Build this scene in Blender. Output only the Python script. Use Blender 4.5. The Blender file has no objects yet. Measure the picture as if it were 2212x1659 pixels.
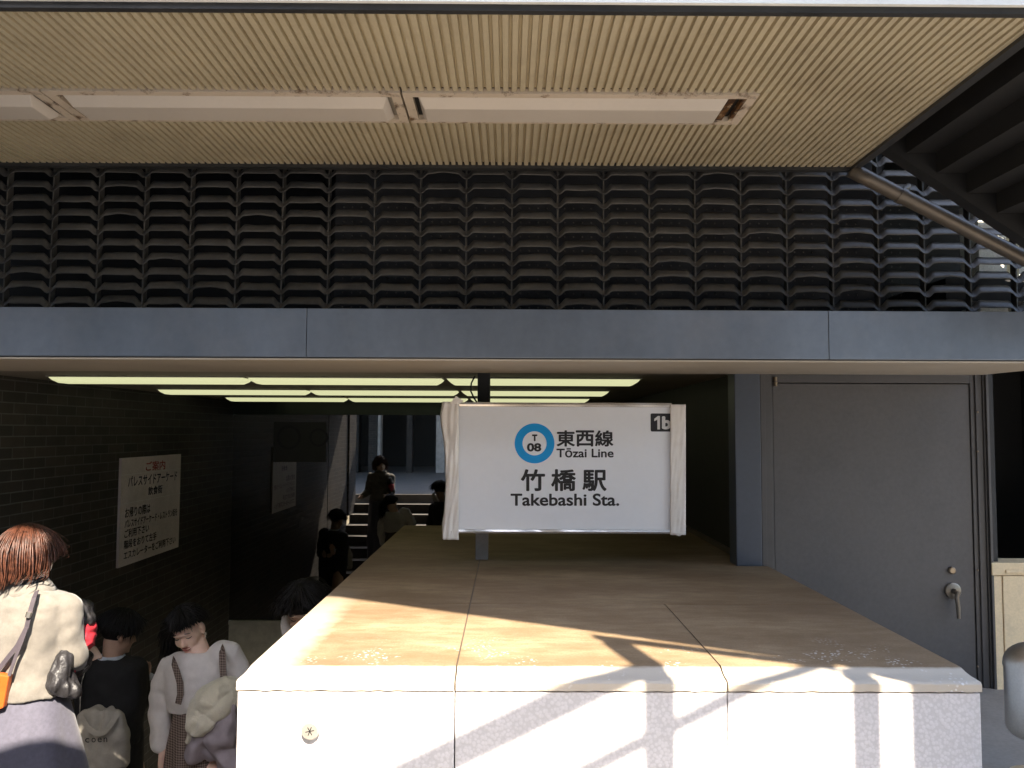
import bpy, bmesh, math, random
from mathutils import Vector, Matrix, noise
random.seed(7)
SC = bpy.context.scene
COL = SC.collection
E = 1.15                      # eye height above the street (street is z = 0)
# ---------------------------------------------------------------- camera, sky, sun, exposure
FPX, CX, CY = 1750.0, 1106.0, 829.5          # measured on the photograph at 2212 px width
PITCH = math.atan(100.5 / FPX); YAW = -math.atan(8 / FPX); ROLL = 0.004
RM = (Matrix.Rotation(YAW, 3, 'Z') @ Matrix.Rotation(math.pi / 2 + PITCH, 3, 'X') @ Matrix.Rotation(ROLL, 3, 'Z'))
cam_d = bpy.data.cameras.new("camera"); cam = bpy.data.objects.new("camera", cam_d); COL.objects.link(cam)
cam_d.sensor_width = 36; cam_d.lens = FPX / 2212 * 36; cam_d.clip_start = 0.02; cam_d.clip_end = 2000
cam.matrix_world = Matrix.Translation((0, 0, E)) @ RM.to_4x4()
SC.camera = cam
SUN_SLOPE = 0.977; SUN_X = -0.24      # sun travels (SUN_X, 1, -SUN_SLOPE)
w = bpy.data.worlds.new("World"); SC.world = w; w.use_nodes = True
nt = w.node_tree; bg = nt.nodes["Background"]
sky = nt.nodes.new("ShaderNodeTexSky"); sky.sky_type = 'NISHITA'; sky.sun_disc = False
sky.sun_elevation = math.atan(SUN_SLOPE); sky.sun_rotation = math.pi + math.atan(SUN_X)
nt.links.new(sky.outputs[0], bg.inputs[0]); bg.inputs[1].default_value = 0.14
sl = bpy.data.lights.new("sun", 'SUN'); so = bpy.data.objects.new("sun", sl); COL.objects.link(so)
sl.energy = 3.4; sl.angle = math.radians(0.5); sl.color = (1.0, 0.88, 0.72)
so.rotation_euler = Vector((SUN_X, 1, -SUN_SLOPE)).to_track_quat('-Z', 'Y').to_euler(); so.location = (0, -10, 12)
SC.view_settings.view_transform = 'Standard'; SC.view_settings.look = 'None'
SC.view_settings.exposure = 2.7; SC.view_settings.gamma = 1.0
try: SC.view_settings.use_curve_mapping = False
except Exception: pass
SC.cycles.max_bounces = 10; SC.cycles.diffuse_bounces = 6; SC.cycles.glossy_bounces = 5
SC.cycles.use_denoising = True


def P(x, y, Y):
    """photo point (2212 px frame) at distance Y in front of the viewer -> world point"""
    d = RM @ Vector(((x - CX) / FPX, (CY - y) / FPX, -1.0))
    k = Y / d.y
    return Vector((d.x * k, Y, E + d.z * k))


# ---------------------------------------------------------------- materials
MATS = {}
def nd(t, kind, **kw):
    n = t.nodes.new(kind)
    for k, v in kw.items(): setattr(n, k, v)
    return n
def mix(t, fac, a, b):
    m = nd(t, "ShaderNodeMix", data_type='RGBA')
    for s, v in ((0, fac), (6, a), (7, b)):
        if isinstance(v, bpy.types.NodeSocket): t.links.new(v, m.inputs[s])
        elif s == 0: m.inputs[0].default_value = v
        else: m.inputs[s].default_value = (*v, 1) if len(v) == 3 else v
    return m.outputs[2]
def noise_fac(t, vec, scale, lo=.35, hi=.65, detail=5, rough=.6, stretch=None):
    if stretch:
        mp = nd(t, "ShaderNodeMapping"); mp.inputs['Scale'].default_value = stretch
        t.links.new(vec, mp.inputs[0]); vec = mp.outputs[0]
    n = nd(t, "ShaderNodeTexNoise"); n.inputs['Scale'].default_value = scale
    n.inputs['Detail'].default_value = detail; n.inputs['Roughness'].default_value = rough
    t.links.new(vec, n.inputs['Vector'])
    r = nd(t, "ShaderNodeMapRange"); r.inputs[1].default_value = lo; r.inputs[2].default_value = hi
    t.links.new(n.outputs[0], r.inputs[0])
    return r.outputs[0], n.outputs[0]
def mathn(t, op, a, b=None, clamp=False):
    m = nd(t, "ShaderNodeMath", operation=op, use_clamp=clamp)
    for i, v in enumerate((a, b)):
        if v is None: continue
        if isinstance(v, bpy.types.NodeSocket): t.links.new(v, m.inputs[i])
        else: m.inputs[i].default_value = v
    return m.outputs[0]
def M(name, col, rough=.6, metal=0., var=.18, scale=6, bump=.0, bscale=80, spec=.5, ior=None, stretch=None,
      dirt=None, dirt_amt=.0, dscale=3, emit=None, estr=0, fine=.06, sheen=0, trans=0, sss=0, aniso=0):
    if name in MATS: return MATS[name]
    m = bpy.data.materials.new(name); m.use_nodes = True; t = m.node_tree
    b = t.nodes["Principled BSDF"]
    tc = nd(t, "ShaderNodeTexCoord"); vec = tc.outputs['Object']
    f, _ = noise_fac(t, vec, scale, stretch=stretch)
    dk = tuple(c * (1 - var) for c in col); lt = tuple(min(1, c * (1 + var)) for c in col)
    c = mix(t, f, dk, lt)
    if fine:
        f2, _ = noise_fac(t, vec, scale * 22, .3, .7, 3)
        c = mix(t, f2, c, tuple(min(1, x * (1 + fine * 3)) for x in col)) if False else c
        mm = nd(t, "ShaderNodeMix", data_type='RGBA', blend_type='MULTIPLY'); mm.inputs[0].default_value = 1
        t.links.new(c, mm.inputs[6])
        g = mix(t, f2, (1 - fine,) * 3, (1 + fine,) * 3); t.links.new(g, mm.inputs[7]); c = mm.outputs[2]
    if dirt:
        f3, _ = noise_fac(t, vec, dscale, .5, .72, 8, .7)
        c = mix(t, mathn(t, 'MULTIPLY', f3, dirt_amt), c, dirt)
    t.links.new(c, b.inputs['Base Color'])
    b.inputs['Roughness'].default_value = rough; b.inputs['Metallic'].default_value = metal
    b.inputs['Specular IOR Level'].default_value = spec
    if ior: b.inputs['IOR'].default_value = ior
    if sheen: b.inputs['Sheen Weight'].default_value = sheen; b.inputs['Sheen Roughness'].default_value = .5
    if sss: b.inputs['Subsurface Weight'].default_value = sss; b.inputs['Subsurface Radius'].default_value = (.012, .005, .003)
    if aniso: b.inputs['Anisotropic'].default_value = aniso
    if emit:
        b.inputs['Emission Color'].default_value = (*emit, 1); b.inputs['Emission Strength'].default_value = estr
    if bump:
        _, nb = noise_fac(t, vec, bscale, stretch=stretch, detail=6)
        bp = nd(t, "ShaderNodeBump"); bp.inputs['Strength'].default_value = bump; bp.inputs['Distance'].default_value = .01
        t.links.new(nb, bp.inputs['Height']); t.links.new(bp.outputs[0], b.inputs['Normal'])
    m['col'] = 1
    MATS[name] = m
    return m

def brick_mat():
    m = bpy.data.materials.new("dark brick tiles"); m.use_nodes = True; t = m.node_tree; b = t.nodes["Principled BSDF"]
    tc = nd(t, "ShaderNodeTexCoord"); s = nd(t, "ShaderNodeSeparateXYZ"); t.links.new(tc.outputs['Object'], s.inputs[0])
    cb = nd(t, "ShaderNodeCombineXYZ")
    t.links.new(mathn(t, 'ADD', s.outputs[0], s.outputs[1]), cb.inputs[0]); t.links.new(s.outputs[2], cb.inputs[1])
    br = nd(t, "ShaderNodeTexBrick"); t.links.new(cb.outputs[0], br.inputs['Vector'])
    br.inputs['Scale'].default_value = 1; br.inputs['Brick Width'].default_value = .215; br.inputs['Row Height'].default_value = .0615
    br.inputs['Mortar Size'].default_value = .0035; br.inputs['Mortar Smooth'].default_value = .2
    br.inputs['Color1'].default_value = (.026, .022, .020, 1); br.inputs['Color2'].default_value = (.055, .043, .036, 1)
    br.inputs['Mortar'].default_value = (.10, .098, .092, 1); br.inputs['Bias'].default_value = -.1
    f, _ = noise_fac(t, tc.outputs['Object'], 9)
    mm = nd(t, "ShaderNodeMix", data_type='RGBA', blend_type='MULTIPLY'); mm.inputs[0].default_value = 1
    t.links.new(br.outputs[0], mm.inputs[6]); t.links.new(mix(t, f, (.8,) * 3, (1.15,) * 3), mm.inputs[7])
    t.links.new(mm.outputs[2], b.inputs['Base Color']); b.inputs['Roughness'].default_value = .55
    bp = nd(t, "ShaderNodeBump"); bp.inputs['Strength'].default_value = .5; bp.inputs['Distance'].default_value = .004
    t.links.new(mathn(t, 'SUBTRACT', 1.0, br.outputs['Fac']), bp.inputs['Height']); t.links.new(bp.outputs[0], b.inputs['Normal'])
    return m

def stone_top_mat():
    """buff concrete capstones: brown water stains, an unstained paler margin at the outer edges, lichen specks near the front"""
    m = bpy.data.materials.new("stained capstone"); m.use_nodes = True; t = m.node_tree; b = t.nodes["Principled BSDF"]
    tc = nd(t, "ShaderNodeNewGeometry"); v = tc.outputs['Position']; s = nd(t, "ShaderNodeSeparateXYZ"); t.links.new(v, s.inputs[0])
    f1, _ = noise_fac(t, v, 2.2, .40, .60, 8, .68, (1, 2.2, 1)); f2, _ = noise_fac(t, v, 9, .42, .66, 8, .72, (1, 3, 1))
    f0, _ = noise_fac(t, v, 1.1, .40, .62, 6, .6)
    c = mix(t, f1, (.215, .148, .086), (.335, .25, .155))
    c = mix(t, mathn(t, 'MULTIPLY', f0, .5), c, (.155, .10, .06))
    c = mix(t, mathn(t, 'MULTIPLY', f2, .6), c, (.175, .112, .055))
    f3, _ = noise_fac(t, v, 150, .4, .62, 2)
    c = mix(t, mathn(t, 'MULTIPLY', f3, .22), c, (.10, .07, .042))
    # pale margin: left edge and front roll
    fe, _ = noise_fac(t, v, 14, .2, .8, 5)
    xm = mathn(t, 'ADD', s.outputs[0], mathn(t, 'MULTIPLY', fe, .05))
    r = nd(t, "ShaderNodeMapRange"); r.inputs[1].default_value = -.50; r.inputs[2].default_value = -.58; t.links.new(xm, r.inputs[0])
    ry = nd(t, "ShaderNodeMapRange"); ry.inputs[1].default_value = 3.2; ry.inputs[2].default_value = 2.55; t.links.new(s.outputs[1], ry.inputs[0])
    edge = mathn(t, 'MULTIPLY', r.outputs[0], mathn(t, 'MULTIPLY', ry.outputs[0], .9))
    ym = mathn(t, 'ADD', s.outputs[1], mathn(t, 'MULTIPLY', fe, .008))
    r2 = nd(t, "ShaderNodeMapRange"); r2.inputs[1].default_value = 2.151; r2.inputs[2].default_value = 2.140; t.links.new(ym, r2.inputs[0])
    edge = mathn(t, 'MAXIMUM', edge, r2.outputs[0])
    c = mix(t, edge, c, (.46, .405, .33))
    # white lichen / paint specks scattered near the front edge
    vo = nd(t, "ShaderNodeTexVoronoi"); vo.inputs['Scale'].default_value = 85; t.links.new(v, vo.inputs['Vector'])
    sp = nd(t, "ShaderNodeMapRange"); sp.inputs[1].default_value = .34; sp.inputs[2].default_value = .28; t.links.new(vo.outputs['Distance'], sp.inputs[0])
    cl, _ = noise_fac(t, v, 6, .56, .70, 4); r3 = nd(t, "ShaderNodeMapRange"); r3.inputs[1].default_value = 2.456; r3.inputs[2].default_value = 2.236
    t.links.new(s.outputs[1], r3.inputs[0])
    spk = mathn(t, 'MULTIPLY', mathn(t, 'MULTIPLY', sp.outputs[0], cl), r3.outputs[0])
    c = mix(t, spk, c, (.72, .72, .7))
    t.links.new(c, b.inputs['Base Color']); b.inputs['Roughness'].default_value = .62; b.inputs['Specular IOR Level'].default_value = .35
    _, nb = noise_fac(t, v, 130, detail=4); bp = nd(t, "ShaderNodeBump"); bp.inputs['Strength'].default_value = .25; bp.inputs['Distance'].default_value = .004
    t.links.new(mathn(t, 'ADD', nb, mathn(t, 'MULTIPLY', spk, .6)), bp.inputs['Height']); t.links.new(bp.outputs[0], b.inputs['Normal'])
    return m

def terrazzo_mat(name, base, dark):
    m = bpy.data.materials.new(name); m.use_nodes = True; t = m.node_tree; b = t.nodes["Principled BSDF"]
    tc = nd(t, "ShaderNodeTexCoord"); v = tc.outputs['Object']
    vo = nd(t, "ShaderNodeTexVoronoi"); vo.inputs['Scale'].default_value = 110; t.links.new(v, vo.inputs['Vector'])
    f, _ = noise_fac(t, v, 3)
    c = mix(t, f, tuple(x * .93 for x in base), tuple(x * 1.06 for x in base))
    hs = nd(t, "ShaderNodeSeparateColor"); t.links.new(vo.outputs['Color'], hs.inputs[0])
    c = mix(t, mathn(t, 'MULTIPLY', hs.outputs[0], .35), c, tuple(min(1, x * 1.2) for x in base))
    r = nd(t, "ShaderNodeMapRange"); r.inputs[1].default_value = .45; r.inputs[2].default_value = .62; t.links.new(vo.outputs['Distance'], r.inputs[0])
    c = mix(t, mathn(t, 'MULTIPLY', r.outputs[0], .55), c, dark)
    t.links.new(c, b.inputs['Base Color']); b.inputs['Roughness'].default_value = .7
    bp = nd(t, "ShaderNodeBump"); bp.inputs['Strength'].default_value = .3; bp.inputs['Distance'].default_value = .002
    t.links.new(mathn(t, 'SUBTRACT', 1, vo.outputs['Distance']), bp.inputs['Height']); t.links.new(bp.outputs[0], b.inputs['Normal'])
    return m

def rust_paint_mat(name, col, amt):
    """painted sheet steel with rust breaking out at its ends"""
    m = bpy.data.materials.new(name); m.use_nodes = True; t = m.node_tree; b = t.nodes["Principled BSDF"]
    tc = nd(t, "ShaderNodeTexCoord"); v = tc.outputs['Object']
    f, _ = noise_fac(t, v, 11, .60 - amt * .2, .70 - amt * .2, 8, .75); g, _ = noise_fac(t, v, 40, .4, .6, 4)
    c = mix(t, f, col, mix(t, g, (.16, .075, .02), (.045, .02, .01)))
    t.links.new(c, b.inputs['Base Color']); b.inputs['Roughness'].default_value = .55
    return m

def plaid_mat():
    m = bpy.data.materials.new("brown check wool"); m.use_nodes = True; t = m.node_tree; b = t.nodes["Principled BSDF"]
    tc = nd(t, "ShaderNodeTexCoord"); s = nd(t, "ShaderNodeSeparateXYZ"); t.links.new(tc.outputs['Object'], s.inputs[0])
    def stripes(o, n):
        q = mathn(t, 'FRACT', mathn(t, 'MULTIPLY', o, n)); return mathn(t, 'GREATER_THAN', q, .5)
    a = stripes(mathn(t, 'ADD', s.outputs[0], mathn(t, 'MULTIPLY', s.outputs[1], .5)), 85); c_ = stripes(s.outputs[2], 85)
    k = mathn(t, 'MULTIPLY', mathn(t, 'ADD', a, c_), .5)
    c = mix(t, k, (.07, .045, .036), (.30, .235, .20))
    t.links.new(c, b.inputs['Base Color']); b.inputs['Roughness'].default_value = .9
    return m

MB_ = {
 'soffit': M("cream ribbed steel", (.49, .425, .29), .5, var=.08, scale=2, fine=.03, dirt=(.25, .19, .12), dirt_amt=.35),
 'soffit_plain': M("cream painted panel", (.46, .405, .325), .5, var=.06, scale=2, fine=.03),
 'dark_trim': M("dark bronze trim", (.03, .03, .03), .45, var=.2),
 'fascia': M("white enamel fascia", (.90, .91, .85), .35, var=.03, fine=.02, dirt=(.5, .5, .45), dirt_amt=.4),
 'cover': M("milky lamp cover", (.60, .545, .475), .35, var=.03, scale=3, fine=.015),
 'lens_lit': M("glowing lamp cover", (.3, .3, .24), .4, var=.02, emit=(.88, .885, .50), estr=.122),
 'lampframe': M("lamp housing", (.30, .28, .24), .5),
 'louver': M("dark bronze louvers", (.092, .087, .078), .48, var=.25, scale=5, bump=.25, bscale=25, dirt=(.16, .15, .13), dirt_amt=.35, dscale=30),
 'rib': M("bronze mullion", (.10, .095, .085), .35, metal=.3, var=.25),
 'black': M("black void paint", (.012, .012, .012), .6),
 'backpanel': M("dark studded panel", (.008, .008, .009), .4, var=.25),
 'beam': M("blue grey anodised panel", (.195, .23, .28), .32, metal=.4, var=.22, scale=1.3, bump=.06, bscale=6, stretch=(1, 1, .5), fine=.05, dirt=(.30, .31, .33), dirt_amt=.35, dscale=2.2),
 'pillar': M("blue grey painted steel", (.062, .073, .094), .42, var=.08, scale=2, fine=.05),
 'door': M("grey painted door", (.078, .073, .071), .45, var=.10, scale=2.5, fine=.08, bump=.06, bscale=160, dirt=(.065, .058, .05), dirt_amt=.45, dscale=2.5),
 'doorframe': M("grey painted frame", (.068, .064, .062), .42, var=.08, fine=.05),
 'steel': M("stainless steel", (.70, .67, .62), .36, metal=1, var=.06, bump=.03, bscale=120),
 'brass': M("worn brass", (.25, .20, .14), .4, metal=1, var=.15),
 'alu': M("aluminium trim", (.72, .71, .70), .3, metal=.85, var=.05, bump=.12, bscale=7),
 'signwhite': M("white acrylic panel", (.88, .90, .94), .16, var=.015, scale=2, fine=.01),
 'tape': M("yellowed white tape", (.84, .80, .75), .5, var=.04, scale=8, fine=.02, dirt=(.62, .53, .42), dirt_amt=.3, dscale=9),
 'ink': M("black ink", (.012, .012, .014), .4, var=.05),
 'skyblue': M("light blue ink", (.0, .33, .78), .35, var=.02, fine=.01),
 'greyink': M("grey white ink", (.7, .7, .7), .4, var=.05),
 'redink': M("dull red ink", (.42, .07, .06), .5, var=.1),
 'notice': M("white notice board", (.66, .58, .58), .4, var=.10, scale=3),
 'post': M("grey painted post", (.28, .27, .27), .45, var=.2, dirt=(.2, .12, .07), dirt_amt=.5),
 'darkwall': M("black granite", (.013, .012, .011), .55, var=.3, scale=20),
 'mirror': M("polished black glass", (.004, .004, .005), .012, var=.05, ior=3.2, fine=0),
 'greystone': M("grey stone skirting", (.70, .68, .66), .5, var=.12, scale=12, fine=.08),
 'brownstone': M("brown stone", (.10, .075, .055), .5, var=.2, scale=6, fine=.08),
 'tread': M("worn stone tread", (.17, .145, .115), .55, var=.15, scale=8, fine=.1, dirt=(.12, .1, .08), dirt_amt=.5),
 'riser': M("shaded stone riser", (.05, .045, .04), .6, var=.2, scale=8),  # darker than the treads, standing in for the shade on the risers
 'pave': M("pavement", (.24, .215, .185), .8, var=.15, scale=3, fine=.1, dirt=(.2, .18, .16), dirt_amt=.5),
 'ceil': M("stair ceiling panel", (.30, .265, .215), .6, var=.08, scale=2, dirt=(.15, .12, .09), dirt_amt=.5),
 'concrete': M("dark concrete", (.055, .053, .05), .75, var=.25, scale=3, fine=.1, bump=.15),
 'pipe': M("bronze handrail pipe", (.175, .15, .12), .38, metal=.45, var=.12, stretch=(1, 1, 1), dirt=(.12, .09, .07), dirt_amt=.5),
 'cream': M("cream stone", (.72, .57, .35), .6, var=.1, scale=5, fine=.07, dirt=(.36, .29, .2), dirt_amt=.6, dscale=5),
 'colwhite': M("pale column", (.55, .53, .5), .5), 'glassdark': M("dark shop glass", (.02, .022, .024), .05, ior=1.6),
}
MB_['brick'] = brick_mat(); MB_['stonetop'] = stone_top_mat()
MB_['face'] = terrazzo_mat("washed aggregate stone", (.56, .54, .54), (.45, .435, .43))
MB_['rusty'] = rust_paint_mat("rusted cream steel", (.60, .50, .36), 1.0)
MB_['rusty_light'] = rust_paint_mat("cream steel with rust specks", (.60, .51, .40), .32)
MB_['plaid'] = plaid_mat()


# ---------------------------------------------------------------- mesh helpers
class G:
    def __init__(s): s.v = []; s.f = []
    def add(s, vs, fs):
        o = len(s.v); s.v += [Vector(x) for x in vs]; s.f += [[i + o for i in f] for f in fs]
    def box(s, x0, x1, y0, y1, z0, z1):
        s.add([(x, y, z) for z in (z0, z1) for y in (y0, y1) for x in (x0, x1)],
              [(0, 2, 3, 1), (4, 5, 7, 6), (0, 1, 5, 4), (2, 6, 7, 3), (0, 4, 6, 2), (1, 3, 7, 5)]); return s
    def loft(s, rings, close=True, cap=True):
        n = len(rings[0]); o = len(s.v)
        for r in rings: s.v += [Vector(p) for p in r]
        m = n if close else n - 1
        for k in range(len(rings) - 1):
            for i in range(m):
                j = (i + 1) % n
                s.f.append([o + k * n + i, o + k * n + j, o + (k + 1) * n + j, o + (k + 1) * n + i])
        if cap and close:
            s.f.append([o + i for i in reversed(range(n))]); s.f.append([o + (len(rings) - 1) * n + i for i in range(n)])
        return s
    def tube(s, pts, r, n=12, flat=None):
        pts = [Vector(p) for p in pts]; rs = r if isinstance(r, (list, tuple)) else [r] * len(pts)
        rings = []; up = None
        for i, p in enumerate(pts):
            d = (pts[min(i + 1, len(pts) - 1)] - pts[max(i - 1, 0)]).normalized()
            if up is None:
                up = Vector((0, 0, 1)) if abs(d.z) < .9 else Vector((0, 1, 0))
            a = d.cross(up).normalized(); b = a.cross(d).normalized(); up = b
            rings.append([p + (a * math.cos(q) + b * math.sin(q) * (flat or 1)) * rs[i] for q in (2 * math.pi * k / n for k in range(n))])
        return s.loft(rings)
    def prism(s, poly, axis, a, b):
        """poly of 2-D points extruded along axis 'x','y' or 'z' from a to b"""
        def q(p, t):
            return {'x': (t, p[0], p[1]), 'y': (p[0], t, p[1]), 'z': (p[0], p[1], t)}[axis]
        n = len(poly); s.add([q(p, a) for p in poly] + [q(p, b) for p in poly],
                             [list(range(n))[::-1], [n + i for i in range(n)]] + [(i, (i + 1) % n, n + (i + 1) % n, n + i) for i in range(n)])
        return s
    def ell(s, c, r, n=16, m=10, rot=None):
        c = Vector(c); rings = []
        for k in range(m + 1):
            t = math.pi * k / m; t = min(max(t, .02), math.pi - .02)
            ring = [Vector((r[0] * math.sin(t) * math.cos(q), r[1] * math.sin(t) * math.sin(q), r[2] * math.cos(t))) for q in (2 * math.pi * i / n for i in range(n))]
            if rot: ring = [rot @ p for p in ring]
            rings.append([c + p for p in ring])
        return s.loft(rings)
    def mesh(s, name):
        me = bpy.data.meshes.new(name); me.from_pydata([tuple(v) for v in s.v], [], s.f)
        bm = bmesh.new(); bm.from_mesh(me); bmesh.ops.recalc_face_normals(bm, faces=bm.faces); bm.to_mesh(me); bm.free()
        return me

def link(name, me, m, parent=None, smooth=None, bevel=0, loc=None):
    o = bpy.data.objects.new(name, me); COL.objects.link(o)
    if m: me.materials.append(MB_[m] if isinstance(m, str) else m)
    if bevel:
        bm = bmesh.new(); bm.from_mesh(me)
        es = [e for e in bm.edges if len(e.link_faces) == 2 and e.calc_face_angle(0) > .5]
        try: bmesh.ops.bevel(bm, geom=es, offset=bevel, segments=2, profile=.6, affect='EDGES', clamp_overlap=True)
        except Exception: pass
        bm.to_mesh(me); bm.free()
    if smooth is not None:
        me.polygons.foreach_set('use_smooth', [True] * len(me.polygons))
        if smooth < 3.1:
            try: me.set_sharp_from_angle(angle=smooth)
            except Exception: pass
    if parent:
        o.parent = parent
        off = root_loc(parent)
        if off.length > 0: me.transform(Matrix.Translation(-off))
    return o
ROOT = {}
def root_loc(o):
    return ROOT.get(o.name, Vector((0, 0, 0)))
def part(name, g, m, parent=None, smooth=None, bevel=0):
    o = link(name, g.mesh(name) if isinstance(g, G) else g, m, parent, smooth, bevel)
    if parent: ROOT[o.name] = root_loc(parent)
    return o
def thing(name, label, cat, loc=(0, 0, 0), group=None):
    o = bpy.data.objects.new(name, None); COL.objects.link(o); o.location = loc; o.empty_display_size = .2
    ROOT[o.name] = Vector(loc)
    o['label'] = label; o['category'] = cat
    if group: o['group'] = group
    return o
def tag(o, label, cat, group=None):
    o['label'] = label; o['category'] = cat
    if group: o['group'] = group
    return o
def struct(name, g, m, smooth=None, bevel=0, kind='structure'):
    o = part(name, g, m, None, smooth, bevel); o['kind'] = kind; return o
def dup(root, loc, label=None):
    r = root.copy(); COL.objects.link(r); r.location = loc
    if label: r['label'] = label
    for ch in list(root.children):
        c = ch.copy(); COL.objects.link(c); c.parent = r
        for g in ch.children:
            d = g.copy(); COL.objects.link(d); d.parent = c
    return r
def text_mesh(s, bold=0.0):
    c = bpy.data.curves.new("lettering", 'FONT'); c.body = s; c.offset = bold; c.resolution_u = 6
    o = bpy.data.objects.new("lettering", c); COL.objects.link(o)
    dg = bpy.context.evaluated_depsgraph_get(); dg.update()
    me = bpy.data.meshes.new_from_object(o.evaluated_get(dg)); bpy.data.objects.remove(o); bpy.data.curves.remove(c)
    return me
def lettering(s, corners, m, parent, bold=.0, by_char=None, lift=.0012):
    """lettering fitted into a rectangle given by world corners (lower-left, lower-right, upper-left)"""
    ll, lr, ul = (Vector(c) for c in corners); ex = lr - ll; ey = ul - ll; nrm = ex.cross(ey).normalized()
    me = text_mesh(s)
    if bold:
        bm = bmesh.new(); k = 0
        for dx in (-1, 0, 1):
            for dy in (-1, 0, 1):
                if dx and dy: q = .72
                else: q = 1
                mm = me.copy(); mm.transform(Matrix.Translation((dx * bold * q, dy * bold * q, k * .0006))); bm.from_mesh(mm); bpy.data.meshes.remove(mm); k += 1
        bm.to_mesh(me); bm.free()
    xs = [v.co.x for v in me.vertices]; ys = [v.co.y for v in me.vertices]
    x0, x1, y0, y1 = min(xs), max(xs), min(ys), max(ys)
    for v in me.vertices:
        v.co = ll + ex * ((v.co.x - x0) / (x1 - x0)) + ey * ((v.co.y - y0) / (y1 - y0)) + nrm * (lift + v.co.z * .05)
    return part("lettering", me, m, parent)

# ================================================================ GROUND, STAIRS, CEILING
XW = -2.72                   # brick wall face
DM = 8.05                    # polished end wall
g = G(); g.box(-40, 60, -60, 1.5, -.3, 0); struct('pavement', g, 'pave')
g = G(); g.box(-.66, 40, 1.504, 12, -.3, -.004); struct('ground', g, 'pave')
NOSE, RISE, RUN = 1.5, .15, .29
g = G()
for k in range(19):
    y = NOSE + k * RUN; g.box(XW, -.69, y - (0 if k else -.004), y + RUN, -RISE * (k + 1) - .5, -RISE * (k + 1))
o = struct('steps', g, 'tread', bevel=.004); o.data.materials.append(MB_['riser'])
for p_ in o.data.polygons: p_.material_index = 0 if p_.normal.z > .3 else 1
g = G(); yl = NOSE + 19 * RUN; g.box(XW, -.69, yl, DM + .05, -RISE * 20 - .3, -RISE * 20); struct('landing', g, 'tread')
ZC = E + .285
g = G(); g.box(XW - .1, 1.25, 3.765, DM + .1, ZC, ZC + .12); struct('ceiling', g, 'ceil')

# ================================================================ BRICK WALL
t = thing('brick_wall', 'dark brown brick wall running down beside the stairs', 'wall', (XW, 2, 0))
g = G(); g.box(XW - .3, XW, 2.3, DM, -4, E + .6); part('wall_face', g, 'brick', t)
g = G(); g.box(XW - .3, XW + .03, 1.7, 2.298, -.3, E + .9); part('pilaster', g, 'brick', t)

# ================================================================ END WALL (polished black glass at the foot of the stairs)
t = thing('glass_wall', 'polished black glass wall at the foot of the stairs, mirroring people', 'wall', (-.8, DM, -3))
g = G(); g.box(XW, -1.78, DM, DM + .06, E - 1.86, E + .148); part('glass_panel', g, 'mirror', t)
g = G(); g.box(-1.775, 1.12, DM, DM + .06, E - 1.86, E + .148); part('glass_panel', g, 'mirror', t)
g = G(); g.box(XW, 1.2, DM + .062, DM + .08, -4, E + .28); part('backing', g, 'black', t)
g = G(); g.box(XW, 1.12, DM - .03, DM + .06, E + .1485, E + .285)
g.box(XW, 1.12, DM - .045, DM - .031, E + .19, E + .20); g.box(XW, 1.12, DM - .045, DM - .031, E + .235, E + .25)
part('header_trim', g, M("dark green metal", (.03, .04, .033), .25, metal=.4, var=.1), t)
g = G(); g.box(XW, 1.12, DM - .02, DM + .06, E - 1.9, E - 1.863); part('ledge', g, 'greystone', t, bevel=.004)
g = G(); g.box(XW, 1.12, DM, DM + .06, -4, E - 1.903); part('base_panel', g, 'greystone', t)
p = thing('poster', 'faint dark poster with two plate circles on the black glass', 'poster', P(645, 955, DM - .01))
c0, c1 = P(590, 998, DM - .012), P(705, 912, DM - .012)
g = G(); g.box(c0.x, c1.x, DM - .012, DM - .004, c0.z, c1.z); part('sheet', g, M("dim poster paper", (.035, .036, .042), .5, var=.1), p)
for cx in (624, 688):
    c = P(cx, 945, DM - .014); g = G(); R_ = .12 if cx < 650 else .09; nn = 40
    g.loft([[c + Vector((r * math.cos(a), 0, r * math.sin(a))) for a in (2 * math.pi * i / nn for i in range(nn))] for r in (R_ * .78, R_)], cap=False)
    part('circle', g, M("dim poster ink", (.018, .02, .03), .5), p)

# dark side wall behind the stone plinth
t = thing('side_wall', 'black granite wall behind the station sign', 'wall', (1.12, 4, 0))
g = G(); g.box(1.12, 1.22, 3.8, DM, -1, E + .284); part('granite_slab', g, 'darkwall', t)
g = G(); g.box(1.095, 1.119, 3.8, 5.2, E - .606, E - .585); part('skirting', g, 'brownstone', t)

# ================================================================ STONE PLINTH
t = thing('stone_plinth', 'broad sunlit stone plinth with brown-stained capstones below the station sign', 'plinth', (.25, 3, 0))
ZT = E - .61
prof = [(2.148, 0, .016), (2.140, -.002, .015), (2.128, -.009, .011), (2.114, -.0145, .006), (2.094, -.0175, .002), (2.082, -.0195, 0), (2.076, -.025, 0), (2.076, -.043, 0)]
def capstone(x0, x1, y0, y1, front, el=0, er=0):
    g = G(); rows = []
    if front:
        pf = [(y1, 0, .016)] + prof + [(2.091, -.0455, .005), (y1, -.0455, .005)]
    else:
        pf = [(y1, 0, .016), (y0, 0, .016), (y0, -.0455, .005), (y1, -.0455, .005)]
    nx = 60
    n = len(pf); rings = []
    for i in range(nx + 1):
        u = i / nx; ring = []
        for k, (yy, dz, ins) in enumerate(pf):
            xa = x0 + (ins if el else 0); xb = x1 - (ins if er else 0)
            j = 0.0022 * noise.noise(Vector((u * (x1 - x0) * 34, yy * 30, k * 3.1))) if front and 1 <= k <= 8 else 0
            ring.append((xa + (xb - xa) * u, yy + j, ZT + dz + j * .7))
        rings.append(ring)
    g.loft(rings); return part('capstone', g, 'stonetop', t, smooth=.6)
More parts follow.
